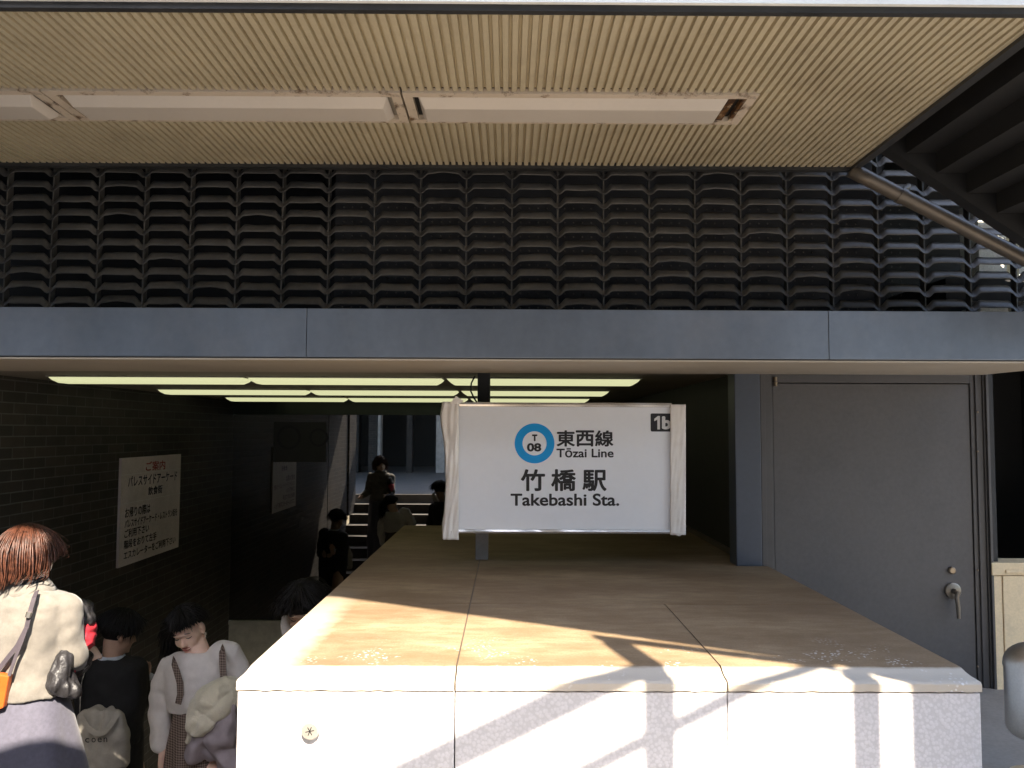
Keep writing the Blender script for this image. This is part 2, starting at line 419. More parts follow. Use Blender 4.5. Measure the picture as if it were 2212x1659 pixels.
S1, S2, XL, XR, YB, YS = -.131, .555, -.6795, 1.197, 5.238, 2.899
gp = .0022
capstone(XL, S1 - gp, 0, YS - gp, True, 1, 0); capstone(S1 + gp, S2 - gp, 0, YS - gp, True); capstone(S2 + gp, XR, 0, YS - gp, True, 0, 1)
capstone(XL, S1 - gp, YS + gp, YB, False, 1, 0); capstone(S1 + gp, XR, YS + gp, YB, False, 0, 1)
g = G(); g.box(XL + .03, XR - .03, 2.116, YB - .02, -1.5, ZT - .048); part('core', g, 'concrete', t)
for bx in ((S1 - gp, S1 + gp, 2.161, YS - gp), (S2 - gp, S2 + gp, 2.161, YS - gp), (S1 - gp, S1 + gp, YS + gp, YB - .01), (XL + .02, XR - .02, YS - gp, YS + gp)):
    g = G(); g.box(*bx, ZT - .04, ZT - .0022); part('joint_mortar', g, 'brownstone', t)
zf = ZT - .0475
for a, b in ((XL + .003, S1 - .0015), (S1 + .0015, S2 - .001), (S2 + .001, XR - .003)):
    g = G(); g.box(a, b, 2.079, 2.136, -.02, zf); part('front_panel', g, 'face', t, bevel=.003)
for xx in (XL + .003, XR - .06):
    g = G(); g.box(xx, xx + .057, 2.137, YB, -3.2 if xx < 0 else -.02, zf); part('side_panel', g, 'face', t)
c = P(671, 1577, 2.066); g = G()
g.tube([c + Vector((0, .03, 0)), c + Vector((0, .004, 0)), c + Vector((0, -.004, 0)), c + Vector((0, -.009, 0))], [.0215, .0225, .0225, .019], 32)
o = part('drain_cap', g, M("dull nickel", (.42, .39, .34), .4, metal=.6, var=.15, dirt=(.2, .15, .1), dirt_amt=.5), t, smooth=.5)
g = G()
for a in (.2, 1.2, 2.1):
    d = Vector((math.cos(a), 0, math.sin(a))) * .011
    n_ = Vector((-d.z, 0, d.x)).normalized() * .0011
    q = c + Vector((0, -.0093, 0)); g.add([q - d - n_, q + d - n_, q + d + n_, q - d + n_], [(0, 1, 2, 3)])
part('slot', g, 'ink', o)

# ================================================================ STATION SIGN
YSG = 3.62
t = thing('station_sign', 'white box sign with blue ring reading Takebashi Sta. and Tozai Line', 'sign', P(1045, 1205, 3.88))
def SG(x, y, dy=0.): return P(x, y, YSG + dy)
a, b = SG(988, 1143), SG(1449, 880)
g = G(); g.box(a.x - .055, b.x + .058, YSG + .02, YSG + .2, a.z - .012, b.z + .012); part('light_box', g, M("brown grey housing", (.14, .12, .10), .5), t, bevel=.003)
g = G(); g.box(a.x, b.x, YSG, YSG + .019, a.z, b.z); part('sign_face', g, 'signwhite', t)
zt0, zb0 = b.z, a.z
for z0, z1 in ((zt0 + .001, zt0 + .019), (zb0 - .017, zb0 - .001)):
    g = G()
    rings = []
    for i in range(41):
        x = a.x - .002 + (b.x - a.x + .004) * i / 40; j = .0012 * noise.noise(Vector((x * 9, z0 * 5, 0)))
        rings.append([(x, YSG - .006 + j, z0), (x, YSG + .0195, z0), (x, YSG + .0195, z1), (x, YSG - .006 - j, z1), (x, YSG - .009 + j * 2, (z0 + z1) / 2)])
    g.loft(rings); part('frame_rail', g, 'alu', t)
# wrinkled tape wraps at both ends
def tape(x0a, x1a, y0, y1, wob, seed, flare=0):
    nx, nz = 14, 60; rows = []
    for k in range(nz + 1):
        v = k / nz; row = []
        for i in range(nx + 1):
            u = i / nx
            edge = wob * (1 - u if flare else 1) * (noise.noise(Vector((seed, v * 3.1, 0))) + .5 * noise.noise(Vector((seed, v * 9, 2))))
            px = x0a + edge * (1 - u) * 14 + (x1a - x0a) * u
            if flare:
                s = (1 - u); bulge = math.exp(-((v - .08) / .13) ** 2) * -7 + math.exp(-((v - .55) / .22) ** 2) * 5 + math.exp(-((v - .96) / .13) ** 2) * -5
                px += s * bulge
            p_ = SG(px, y0 + (y1 - y0) * v + (0 if flare == 0 else (1 - u) * 3 * math.sin(v * 6)))
            fold = .006 * noise.noise(Vector((u * 4 + seed, v * 7 + u * 5, seed))) + .0035 * abs(math.sin((u * 1.2 + v * 2.2 + seed) * 2.3)) * (1 if flare else .2)
            p_.y = YSG - .012 - fold * (1.6 if flare else .5)
            if u < .12 and flare: p_.y += (.12 - u) * .6
            row.append(p_)
        rows.append(row)
    g = G(); o = 0
    vs = [p_ for r in rows for p_ in r]; fs = []
    for k in range(nz):
        for i in range(nx):
            q = k * (nx + 1) + i; fs.append((q, q + 1, q + nx + 2, q + nx + 1))
    g.add(vs, fs)
    o = part('tape_wrap', g, 'tape', t, smooth=1.0)
    md = o.modifiers.new('thick', 'SOLIDIFY'); md.thickness = .0025; md.offset = 1
    return o
tape(957, 991, 868, 1165, .25, 3.3, 1)
tape(1447, 1480, 874, 1155, .06, 8.1)
g = G(); pts = [SG(972, 872, -.02), SG(985, 855, -.02), SG(1001, 866, -.015), SG(990, 874, -.014)]
g.add(pts, [(0, 1, 2, 3)]); o = part('tape_tail', g, 'tape', t); o.modifiers.new('thick', 'SOLIDIFY').thickness = .003
g = G(); pts = [SG(958, 1150, -.016), SG(978, 1146, -.02), SG(972, 1166, -.02), SG(962, 1165, -.014)]
g.add(pts, [(0, 1, 2, 3)]); o = part('tape_tail', g, 'tape', t); o.modifiers.new('thick', 'SOLIDIFY').thickness = .003
g = G(); pts = [SG(1452, 1150, -.014), SG(1478, 1150, -.016), SG(1468, 1158, -.014), SG(1458, 1155, -.012)]
g.add(pts, [(0, 1, 2, 3)]); o = part('tape_tail', g, 'tape', t); o.modifiers.new('thick', 'SOLIDIFY').thickness = .003
# post and cable
pb = P(1041, 1205, 3.90); w_ = .03
g = G(); g.box(pb.x - w_, pb.x + w_, 3.87, 3.93, ZT, SG(0, 1150).z - .004); part('post', g, 'post', t, bevel=.003)
g = G(); g.box(pb.x - w_ + .005, pb.x + w_ + .005, 3.87, 3.93, zt0 + .03, ZC); part('post', g, M("black hanger", (.012, .011, .010), .5), t, bevel=.003)
g = G(); g.tube([P(1026, 812, 3.8), P(1018, 828, 3.79), P(1017, 845, 3.79), P(1024, 860, 3.79), P(1032, 872, 3.8)], .004, 8); part('cable', g, 'ink', t, smooth=3.2)
def SZ(x, y): return SG(918.1 + .26856 * x, 810 + .26856 * y)
def sign_text(s, x0, x1, yb, yt, m='ink', bold=.0):
    return lettering(s, (SZ(x0, yb), SZ(x1, yb), SZ(x0, yt)), m, t, bold)
cc = SZ(881, 550); rr = (SZ(1041, 550) - cc).x; g = G(); nn = 64
g.loft([[cc + Vector((r * math.cos(q), -.001, r * math.sin(q))) for q in (2 * math.pi * i / nn for i in range(nn))] for r in (rr * .605, rr)], cap=False)
part('line_ring', g, 'skyblue', t)
sign_text('T', 860, 904, 533, 478, bold=.06); sign_text('08', 820, 935, 616, 548, bold=.04)
for s, x0 in zip('東西線', (1058, 1212, 1367)): sign_text(s, x0, x0 + 148, 576, 445, bold=.026)
sign_text('Tōzai Line', 1057, 1517, 664, 589, bold=.022)
for s, x0, x1, yt in (('竹', 770, 966, 758), ('橋', 1014, 1214, 757), ('駅', 1265, 1461, 763)): sign_text(s, x0, x1, 934, yt, bold=.026)
sign_text('Takebashi Sta.', 688, 1562, 1053, 953, bold=.022)
q0, q1 = SZ(1815, 455), SZ(1974, 310); g = G()
r_ = .006; poly = [(q1.x, q0.z), (q1.x, q1.z)]
for (cx_, cz_, a0) in ((q0.x + r_, q1.z - r_, 90), (q0.x + r_, q0.z + r_, 180)):
    poly += [(cx_ + r_ * math.cos(math.radians(a0 + k * 15)), cz_ + r_ * math.sin(math.radians(a0 + k * 15))) for k in range(7)]
g.add([(x, YSG - .001, z) for x, z in poly], [list(range(len(poly)))]); part('exit_plate', g, 'ink', t)
g = G(); q_ = [SZ(x, y) for x, y in ((1868, 438), (1868, 360), (1843, 372), (1843, 353), (1872, 330), (1889, 330), (1889, 438))]
g.add([p_ + Vector((0, -.002, 0)) for p_ in q_], [(0, 1, 5, 6), (1, 2, 3, 4, 5)]); part('lettering', g, 'greyink', t)
lettering('b', (SZ(1905, 438), SZ(1980, 438), SZ(1905, 332)), 'greyink', t, .045, lift=.002)

# ================================================================ CANOPY with ribbed soffit
ZCA = E + 1.065; YF, YR_, XCR, XCL = 1.992, 3.222, 1.386, -3.2
t = thing('entrance_canopy', 'flat canopy with cream ribbed metal soffit and white front edge', 'canopy', (0, 2.6, ZCA))
pitch = .0265; rw = .0155; dp = .013
HOLE_Y0, HOLE_Y1, HOLE_X1 = 2.492, 2.748, .80
def ribs(y0, y1, x0, x1):
    g = G(); prof_ = []; n = int((x1 - x0) / pitch)
    for i in range(n + 1):
        x = x1 - i * pitch
        prof_ += [(x, 0), (x - rw, 0), (x - rw - .002, dp), (x - pitch + .002, dp)]
    m_ = len(prof_)
    vs = [(x, yy, ZCA + z) for yy in (y0, y1) for x, z in prof_]
    fs = [(i, i + 1, m_ + i + 1, m_ + i) for i in range(m_ - 1)]
    g.add(vs, fs); return g
gs = ribs(YF + .022, HOLE_Y0, XCL, XCR - .012); g2 = ribs(HOLE_Y1, YR_ - .02, XCL, XCR - .012); g3 = ribs(HOLE_Y0, HOLE_Y1, HOLE_X1, XCR - .012)
for q in (g2, g3): gs.add(q.v, q.f)
part('ribbed_soffit', gs, 'soffit', t)
g = G(); g.box(XCL, XCR, YF + .02, YR_, ZCA + dp + .004, ZCA + .35); part('roof_slab', g, 'dark_trim', t)
g = G(); g.box(XCL, XCR + .004, YF - .012, YF + .0, ZCA + .012, ZCA + .36); part('fascia', g, 'fascia', t)
g = G(); g.box(XCL, XCR, YF + .001, YF + .0215, ZCA - .004, ZCA + .3); part('edge_trim', g, 'dark_trim', t)
g = G(); g.box(XCL, XCR, YR_ - .0195, YR_ + .012, ZCA - .012, ZCA + .3); part('edge_trim', g, M("grey bronze edge", (.05, .05, .05), .4, metal=.3), t)
g = G(); g.box(XCR - .0115, XCR + .02, YF + .022, YR_ - .02, ZCA - .012, ZCA + .3); part('edge_trim', g, M("grey bronze edge", (.05, .05, .05), .4, metal=.3), t)

# canopy lamps
def canopy_lamp(x0, x1, label, rusty):
    t = thing('canopy_lamp', label, 'lamp', ((x0 + x1) / 2, 2.66, ZCA), 'unlit lamps in the canopy soffit')
    g = G(); y0, y1 = HOLE_Y0 + .004, HOLE_Y1 - .004; fw = .03; z0, z1 = ZCA - .006, ZCA + .012
    for bx in ((x0, x1, y0, y0 + fw), (x0, x1, y1 - fw, y1), (x0, x0 + fw, y0 + fw + .0005, y1 - fw - .0005), (x1 - fw, x1, y0 + fw + .0005, y1 - fw - .0005)):
        g.box(*bx, z0, z1)
    part('frame', g, 'rusty_light', t)
    e = .045; ins = .018
    def rect(xa, xb, ya, yb, z): return [(xa, ya, z), (xb, ya, z), (xb, yb, z), (xa, yb, z)]
    xe1 = x1 - (.085 if rusty else e)
    g = G(); g.loft([rect(x0 + e, xe1, y0 + fw + .002, y1 - fw - .002, ZCA + .002), rect(x0 + e + ins, xe1 - ins, y0 + fw + .045, y1 - fw - .035, ZCA - .027)])
    part('diffuser', g, 'cover', t, bevel=.003)
    g = G(); g.box(x0 + fw, x1 - fw, y0 + fw, y1 - fw, ZCA + .0125, ZCA + .016); part('backplate', g, 'black' if rusty else 'lampframe', t)
    if rusty:
        g = G(); g.box(xe1 + .001, xe1 + .022, y0 + fw, y1 - fw, ZCA - .002, ZCA + .010); part('end_plate', g, 'rusty', t)
        g = G(); g.box(x1 - fw - .012, x1 - fw - .0005, y0 + fw + .001, y1 - fw - .001, ZCA - .005, ZCA + .011); part('end_plate', g, 'rusty', t)
    return t
xr = P(1640, 200, 2.500).x; pt = 1.135
canopy_lamp(xr - 1.128, xr, 'unlit canopy lamp with its outer end rusted through', True)
canopy_lamp(xr - pt - 1.128, xr - pt, 'middle unlit canopy lamp with intact white cover', False)
canopy_lamp(xr - 2 * pt - 1.128, xr - 2 * pt, 'unlit canopy lamp cut off by the photo edge', False)

# ================================================================ BEAM over the entrance
ZB, YB1, YB2 = E + .268, 3.07, 3.72
ztop = P(1100, 668, YB1).z
t = thing('entrance_beam', 'long blue grey metal beam above the stair entrance and door', 'beam', (0, YB1, ZB))
j1, j2 = P(662, 720, YB1).x, P(1790, 720, YB1).x
for a_, b_ in ((-3.4, j1 - .001), (j1 + .001, j2 - .001), (j2 + .001, 3.2)):
    g = G(); g.box(a_, b_, YB1, YB1 + .1, ZB + .008, ztop); part('face_panel', g, 'beam', t, bevel=.002)
g = G(); g.box(-3.4, 3.2, YB1 + .004, YB1 + .15, ZB + .003, ZB + .0075); part('drip_edge', g, 'dark_trim', t)
xs_ = P(2100, 805, YB2).x; xe_ = P(2212, 795, 3.45).x
g = G(); g.prism([(-3.4, YB1 + .003), (3.2, YB1 + .003), (3.2, 3.2), (xe_, 3.43), (xs_ + .04, 3.70), (xs_ - .03, YB2), (-3.4, YB2)], 'z', ZB - .004, ZB + .0025); part('soffit_board', g, 'soffit_plain', t)
g = G(); g.box(-3.4, 2.0, YB2 + .0, YB2 + .04, ZB + .02, ZB + .3); part('shadow_gap', g, 'black', t)

# ================================================================ LOUVER SCREEN
YL = 3.31
t = thing('louver_screen', 'screen of dark bronze scalloped metal louvers above the beam', 'louver screen', (0, YL, ztop))
PX, PZ = (P(2002.5, 650, YL).x - P(2.5, 640, YL).x) / 20, P(300, 600, YL).z - P(300, 631.6, YL).z
x_first = P(2.5, 645, YL).x
zrow0 = P(300, 656, YL).z
cols = list(range(-2, 25)); NR = 12
def louver_col(k):
    rnd = random.Random(k * 31 + 5)
    g = G(); x0 = x_first + k * PX; us = [0, .02, .05, .09, .13, .17, .22, .3, .4, .5, .6, .7, .78, .83, .87, .91, .95, .98, 1]
    for r in range(NR):
        zf = zrow0 + r * PZ; rows = []; bend = rnd.gauss(0, .0022); sk = rnd.gauss(0, .0015); dent = rnd.random()
        for s in range(7):
            v = s / 6; row = []
            for u in us:
                d_ = min(u, 1 - u); e_ = min(1, max(0, (d_ - .03) / .15)); e_ = e_ * e_ * (3 - 2 * e_)
                drop = .019 * (1 - e_)
                z = zf - drop * (1 - v * .45) + v * .034 * (.55 + .45 * e_) + bend * math.sin(u * math.pi) + sk * (u - .5)
                y = YL - .002 + v * .020 - .004 * math.sin(v * 3.14) * e_
                if dent > .9 and v < .5: z += .006 * math.exp(-((u - .5) / .2) ** 2)
                z += .0008 * noise.noise(Vector((u * 5 + k * 7, r * 3.3, v)))
                row.append((x0 + u * PX, y, z))
            rows.append(row)
        n = len(us); vs = [p_ for q in rows for p_ in q]
        g.add(vs, [(s * n + i, s * n + i + 1, (s + 1) * n + i + 1, (s + 1) * n + i) for s in range(6) for i in range(n - 1)])
    o = part('louver_column', g, 'louver', t, smooth=1.0)
    md = o.modifiers.new('thick', 'SOLIDIFY'); md.thickness = .0016; md.offset = 0
for k in cols: louver_col(k)
for k in cols:
    x = x_first + k * PX
    g = G(); g.box(x - .003, x + .003, YL + .012, YL + .05, ztop - .02, zrow0 + NR * PZ); part('mullion', g, 'rib', t, bevel=.001)
g = G(); g.box(-3.6, 1.72, YL + .33, YL + .36, ztop - .05, ztop + 1.25)
part('backing_panel', g, 'backpanel', t)
g = G(); x = .0
for c_ in range(7, 20):
    for q in range(4):
        for r in range(9):
            xx = x_first + (c_ + .2 + q * .2) * PX; zz = zrow0 - .05 + r * PZ * 1.02
            g.ell((xx, YL + .14, zz), (.004, .004, .004), 6, 4)
part('stud', g, 'rib', t)['kind'] = 'stuff'
g = G(); g.box(x_first + 7 * PX, 1.62, YL + .1415, YL + .145, ztop - .1, ztop + .9); part('studded_panel', g, M("grey studded panel", (.028, .03, .034), .45, var=.2), t)
# pale concrete seen through the last louvers
t = thing('concrete_pier', 'pale concrete pier half hidden behind the louvers beside the pipe', 'pier', P(2145, 660, 3.7))
a_, b_ = P(2118, 670, 3.6), P(2172, 480, 3.6)
g = G(); g.box(a_.x, b_.x, 3.6, 3.75, a_.z - .05, b_.z + .1); part('pier_face', g, M("pale concrete", (.75, .76, .70), .8, var=.1, fine=.15), t)
a_, b_ = P(2204, 670, 3.6), P(2290, 480, 3.6)
g = G(); g.box(a_.x, b_.x, 3.6, 3.75, a_.z - .05, b_.z + .1); part('pier_face', g, M("pale concrete", (.75, .76, .70), .8, var=.1, fine=.15), t)
g = G(); g.box(-3.6, 8, YL + .75, YL + .8, ZC + .14, 4.5); g.box(-3.6, 8, YR_ + .02, YL + .749, ZCA + .25, ZCA + .5); tag(part('back_wall', g, 'black'), 'black wall behind the louver screen', 'wall')

# ================================================================ DOOR, PILLAR
YD = 3.735
t = thing('pillar', 'blue grey steel pillar standing at the corner of the stone plinth', 'pillar', P(1615, 1205, YD))
a_, b_ = P(1591, 1200, YD - .025), P(1647, 1200, YD - .025)
g = G(); g.box(a_.x, b_.x, YD - .025, YD + .09, ZT, ZB + .02); part('shaft', g, 'pillar', t, bevel=.004)
t = thing('steel_door', 'grey painted steel service door with lever handle beside the plinth', 'door', P(1880, 1800, YD))
L0, L1, T0 = P(1672, 1000, YD).x, P(2098, 1000, YD).x, P(1880, 829, YD).z
F0, F1 = b_.x + .002, P(2126, 1000, YD).x
dz0 = -.02
g = G()
for i, (xa, xb) in enumerate(((F0, F0 + .022), (F0 + .0225, L0 - .012), (L0 - .0115, L0 - .003))): g.box(xa, xb, YD - .02 + i * .009, YD + .06, dz0, ZB + .02)
for i, (xa, xb) in enumerate(((L1 + .003, L1 + .022), (L1 + .0225, L1 + .052), (L1 + .0525, F1))): g.box(xa, xb, YD - .002 - i * .008, YD + .06, dz0, ZB + .02)
g.box(F0, F1, YD + .062, YD + .07, dz0, ZB + .02); g.box(L0 - .0025, L1 + .0025, YD - .002, YD + .06, T0 + .004, ZB + .02)
part('door_frame', g, 'doorframe', t, bevel=.0015)
g = G(); g.box(F1 + .001, F1 + .012, YD - .03, YD + .1, dz0, ZB + .02); part('cover_strip', g, 'doorframe', t, bevel=.001)
g = G()
for yy in (890, 975, 1232, 1440, 1560):
    c = P(2112, yy, YD - .018); g.ell(c, (.005, .004, .005), 10, 6)
part('screw', g, 'brass', t)
g = G(); g.box(L0, L1, YD + .004, YD + .05, dz0, T0); leaf = part('door_leaf', g, 'door', t, bevel=.002)
g = G(); c = P(1675, 824, YD - .012)
g.tube([c + Vector((0, 0, -.022)), c + Vector((0, 0, -.0015))], .0085, 14); g.tube([c + Vector((0, 0, .0015)), c + Vector((0, 0, .02))], .0085, 14)
part('hinge', g, 'brass', leaf, smooth=.6)
c = P(2056, 1232, YD); g = G(); g.tube([c + Vector((0, .003, 0)), c + Vector((0, -.006, 0)), c + Vector((0, -.010, 0)), c + Vector((0, -.0105, 0))], [.0165, .0165, .012, .004], 24)
part('lock', g, 'brass', leaf, smooth=.5)
c = P(2058, 1276, YD); g = G()
g.tube([c + Vector((0, .003, 0)), c + Vector((0, -.006, 0)), c + Vector((0, -.009, 0))], [.036, .036, .031], 28)
g.tube([c + Vector((0, -.008, 0)), c + Vector((0, -.04, 0))], .012, 16)
h0 = c + Vector((.004, -.042, .004)); h1 = P(2067, 1290, YD - .042); h2 = P(2070, 1312, YD - .042); h3 = P(2071, 1336, YD - .04)
g.tube([h0, h1, h2, h3], [.012, .010, .009, .0075], 14)
part('lever_handle', g, M("worn nickel", (.20, .175, .14), .4, metal=.8, var=.12), leaf, smooth=.7)
# dark recess to the right of the door
t = thing('recess_wall', 'black recess wall beyond the door frame', 'wall', (2.6, 4.6, 0))
g = G(); g.box(2.0, 5, 5.2, 5.3, -1, ZB + .6); part('wall_face', g, 'black', t)
g = G(); g.box(F1 + .013, F1 + .05, YD, 5.2, -1, ZB + .3); part('return_face', g, 'black', t)
g = G(); g.box(3.3, 3.4, 3.9, 5.19, -1, ZB + .29); part('side_face', g, 'black', t)
g = G(); g.box(F1 - .3, 5, 3.47, 5.3, ZB + .3, ZB + .4); part('recess_roof', g, 'black', t)

# ================================================================ CREAM PARAPET + STEEL BIN POST
YPA = 3.70
t = thing('stone_parapet', 'cream stone parapet with a capstone beside the steel door', 'parapet', P(2200, 1700, YPA))
x0 = P(2143, 1230, YPA).x; zt_ = P(2160, 1216, YPA).z; zl = P(2160, 1244, YPA).z; zb_ = P(2180, 1613, YPA).z
g = G(); g.box(x0, 4, YPA, 3.84, zl + .002, zt_); g.box(x0 + .06, 4, YPA - .006, YPA - .0005, zl + .012, zl + .028); part('capstone', g, 'cream', t, bevel=.004)
xm_ = P(2171, 1400, YPA).x
g = G(); g.box(x0 + .002, xm_ - .0015, YPA + .006, 4.0, zb_, zl - .001); part('corner_stone', g, 'cream', t, bevel=.003)
g = G(); g.box(xm_ + .0015, 4, YPA + .003, 4.0, zb_, zl - .001); part('face_stone', g, 'cream', t, bevel=.003)
g = G(); g.box(x0 + .01, 4, YPA + .02, 3.99, -.02, zb_ - .001); part('base', g, 'concrete', t)
YBN = 2.75
t = thing('steel_bin', 'round topped stainless steel bin on a stem at the photo edge', 'bin', P(2243, 1700, YBN))
c = P(2243, 1590, YBN); tp = P(2243, 1388, YBN).z; R_ = (P(2243, 1450, YBN) - P(2182, 1450, YBN)).x
H = tp - c.z; rad = [(0.0, .84), (.012, .95), (.03, 1.0), (H - R_ * .9, 1.0), (H - R_ * .899, 1.03), (H - R_ * .8, 1.03)]
for k in range(1, 9):
    a_ = k * math.pi / 2 / 8; rad.append((H - R_ * .8 + R_ * .8 * math.sin(a_), max(1.03 * math.cos(a_), .02)))
g = G(); g.tube([(c.x, c.y, c.z + h) for h, _ in rad], [R_ * r for _, r in rad], 36); part('canister', g, 'steel', t, smooth=.6)
g = G(); g.tube([(c.x, c.y, 0), (c.x, c.y, .012), (c.x, c.y, .013), (c.x, c.y, c.z)], [.09, .09, .02, .02], 20); part('stem', g, 'steel', t, smooth=.5)

# ================================================================ OUTDOOR STAIRCASE at the upper right, with its handrail pipe
t = thing('outdoor_staircase', 'dark concrete stair flight descending past the canopy end, seen from below', 'staircase', (2, 3, 2))
s0 = P(1868, 298, 3.0); s1 = P(2320, 598, 3.0)
dX = s1.x - s0.x; dZ = s1.z - s0.z; n = 7
g = G(); poly = []
up0 = Vector((s0.x - dX * .25, 0, s0.z - dZ * .25)); ln = 1.7
low = []
for i in range(int(n * ln) + 1):
    x = up0.x + dX * i / n; z = up0.z + dZ * i / n
    low += [(x, z + .10), (x + .002, z + .10 + dZ / n)]
top = [(low[-1][0], low[-1][1] + .5), (low[0][0], low[0][1] + .5)]
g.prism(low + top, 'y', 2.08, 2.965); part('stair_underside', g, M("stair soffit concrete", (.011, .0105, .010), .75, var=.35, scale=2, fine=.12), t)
e_ = Vector((dX, 0, dZ)) * 1.7; o0 = up0
g = G(); g.prism([(o0.x, o0.z), (o0.x + e_.x, o0.z + e_.z), (o0.x + e_.x, o0.z + e_.z + .6), (o0.x, o0.z + .6)], 'y', 2.97, 3.03); part('stringer', g, M("dark steel stringer", (.02, .02, .02), .5, var=.15), t)
g = G(); aa, bb = P(1838, 367, 3.2), P(2330, 618, 3.2); dd = bb - aa
g.tube([aa + dd * (i / 12) for i in range(13)], .030, 20); o = part('handrail_pipe', g, 'pipe', t, smooth=3.2)
c = P(1947, 423, 3.2); dn = dd.normalized()
g = G(); g.tube([c - dn * .012, c + dn * .012], .0335, 20); q = P(1962, 402, 3.24)
g.tube([c + Vector((0, .0, .02)), q], [.010, .012], 10); part('bracket', g, 'pipe', o, smooth=.6)

# ================================================================ OUT-OF-FRAME ADDED SHADE PANELS, STAIR RAILING, STREET SIDE (cast the shadows, appear in the mirror)
YP = .3
t = thing('shadow_caster', 'stair railing with unseen panels added behind the viewer to cast shade', 'parapet', (0, YP, 0))
def rz(z): return E + z
def bk(X, Y, z): return (X - SUN_X * (Y - YP), rz(z + SUN_SLOPE * (Y - YP)))      # point in the shade panel plane on the same sun ray
PALE = M('pale shade panel', (.38, .37, .35), .8, var=.1); zp = -.61; fc = lambda x, y: (lambda q: bk(q.x, q.y, q.z - E))(P(x, y, 2.078))  # PALE covers the added shade panels, light enough to bounce sun
A, B_, C_ = bk(-.6195, 3.005, zp), bk(.869, 2.157, zp), fc(1966, 1488)
g = G(); g.prism([(-.985, A[1] + .2), A, B_, C_, (C_[0] + .005, 0), (C_[0] + .68, 0), (C_[0] + .68, rz(.9)), (4.5, rz(.9)), (4.5, rz(3.4)), (1.95, rz(3.4)), (1.95, rz(2.785)), (-3.4, rz(2.785)), (-3.4, rz(2.63)),
                  (-1.75, rz(2.63)), (-1.75, rz(2.36)), (-1.42, rz(2.36)), (-1.42, rz(2.585)), (-1.165, rz(2.585)), (-1.165, rz(2.45)), (-1.12, rz(2.40)), (-.985, rz(2.40))], 'y', YP, YP + .1); part('shade_panel', g, PALE, t)  # unseen panel, outline notched to put the plinth and chosen figures in shade
g = G(); g.prism([(-3.4, rz(.60)), (-.98, rz(1.76)), (-.97, rz(2.24)), (-.40, rz(2.24)), (-.40, rz(.9)), (-3.4, rz(.3))], 'y', YP - .1, YP - .001); part('lower_shade_panel', g, PALE, t)  # unseen panel added to shade the skirt hem and the carried coat
def bar(name, p, q, h):
    g = G(); g.prism([p, q, (q[0], q[1] - h), (p[0], p[1] - h)], 'y', YP, YP + .03); part(name, g, 'post', t)
bar('top_rail', bk(.253, 2.442, zp), bk(.85, 2.145, zp), .033)
for xa, xb in ((1384, 1446), (1834, 1891)):
    a_, b_ = fc(xa, 1550), fc(xb, 1550); g = G(); g.box(a_[0], b_[0], YP + .031, YP + .07, 0, rz(1.375 if xa < 1500 else 1.12)); part('baluster', g, 'post', t)
p_, q_ = Vector(fc(883, 1658)), Vector(fc(1210, 1499)); d_ = q_ - p_; bar('brace', p_ - d_ * 2, q_ + d_ * .55, .066)
p_, q_ = Vector(fc(1286, 1656)), Vector(fc(1724, 1436)); d_ = q_ - p_; bar('brace', p_ - d_ * .2, q_ + d_ * .3, .02)
# buildings across the street, mirrored in the black glass
t = thing('arcade', 'dark brick arcade with pale posts across the street, mirrored in the glass', 'building', (-4, -6, 0))
for x0, x1, m_ in ((-4.9, -4.05, 'brick'), (-3.78, -3.55, 'brick'), (-3.53, -3.46, 'colwhite'), (-2.75, -2.6, 'brick'), (-1.95, -1.72, 'colwhite')):
    g = G(); g.box(x0, x1, -6.3, -5.9, 0, 3.6); part('post', g, m_, t)
g = G(); g.box(-12, 2, -10.2, -9.8, 0, 3.6); g.box(-12.4, -12.01, -10, -5.9, 0, 3.6); g.box(2.01, 2.4, -10, -5.9, 0, 3.6); part('wall', g, M("dark arcade wall", (.015, .014, .013), .6), t)
g = G(); g.box(-12.4, 2.4, -10.2, -5.9, 3.61, 4.4); part('lintel', g, 'concrete', t)
t = thing('arcade', 'pale office block with window bands across the street', 'building', (8, -16, 0))
g = G(); g.box(-40, 45, -26, -22, 0, 15); part('wall', g, M("pale office wall", (.60, .59, .57), .5), t)
for k in range(4):
    g = G(); g.box(-39, 44, -21.99, -21.95, 2 + k * 3.4, 3.7 + k * 3.4); part('window_band', g, 'glassdark', t)
t.name = 'office_building'
t = thing('street_shade', 'unseen overhead slab added to shade the street behind the viewer', 'street_shade', (-3, -5, 3.5))
g = G(); g.box(-9, .2, -7.8, -2.35, 3.5, 3.7); part('overhead_slab', g, 'concrete', t)  # added out of view to keep sun off the mirrored street
t = thing('side_building', 'dark office block closing the street on one side', 'building', (-9, -8, 0))
g = G(); g.box(-14, -7, -21, 1.4, 0, 13); part('wall', g, M("dark office wall", (.10, .10, .105), .5), t)

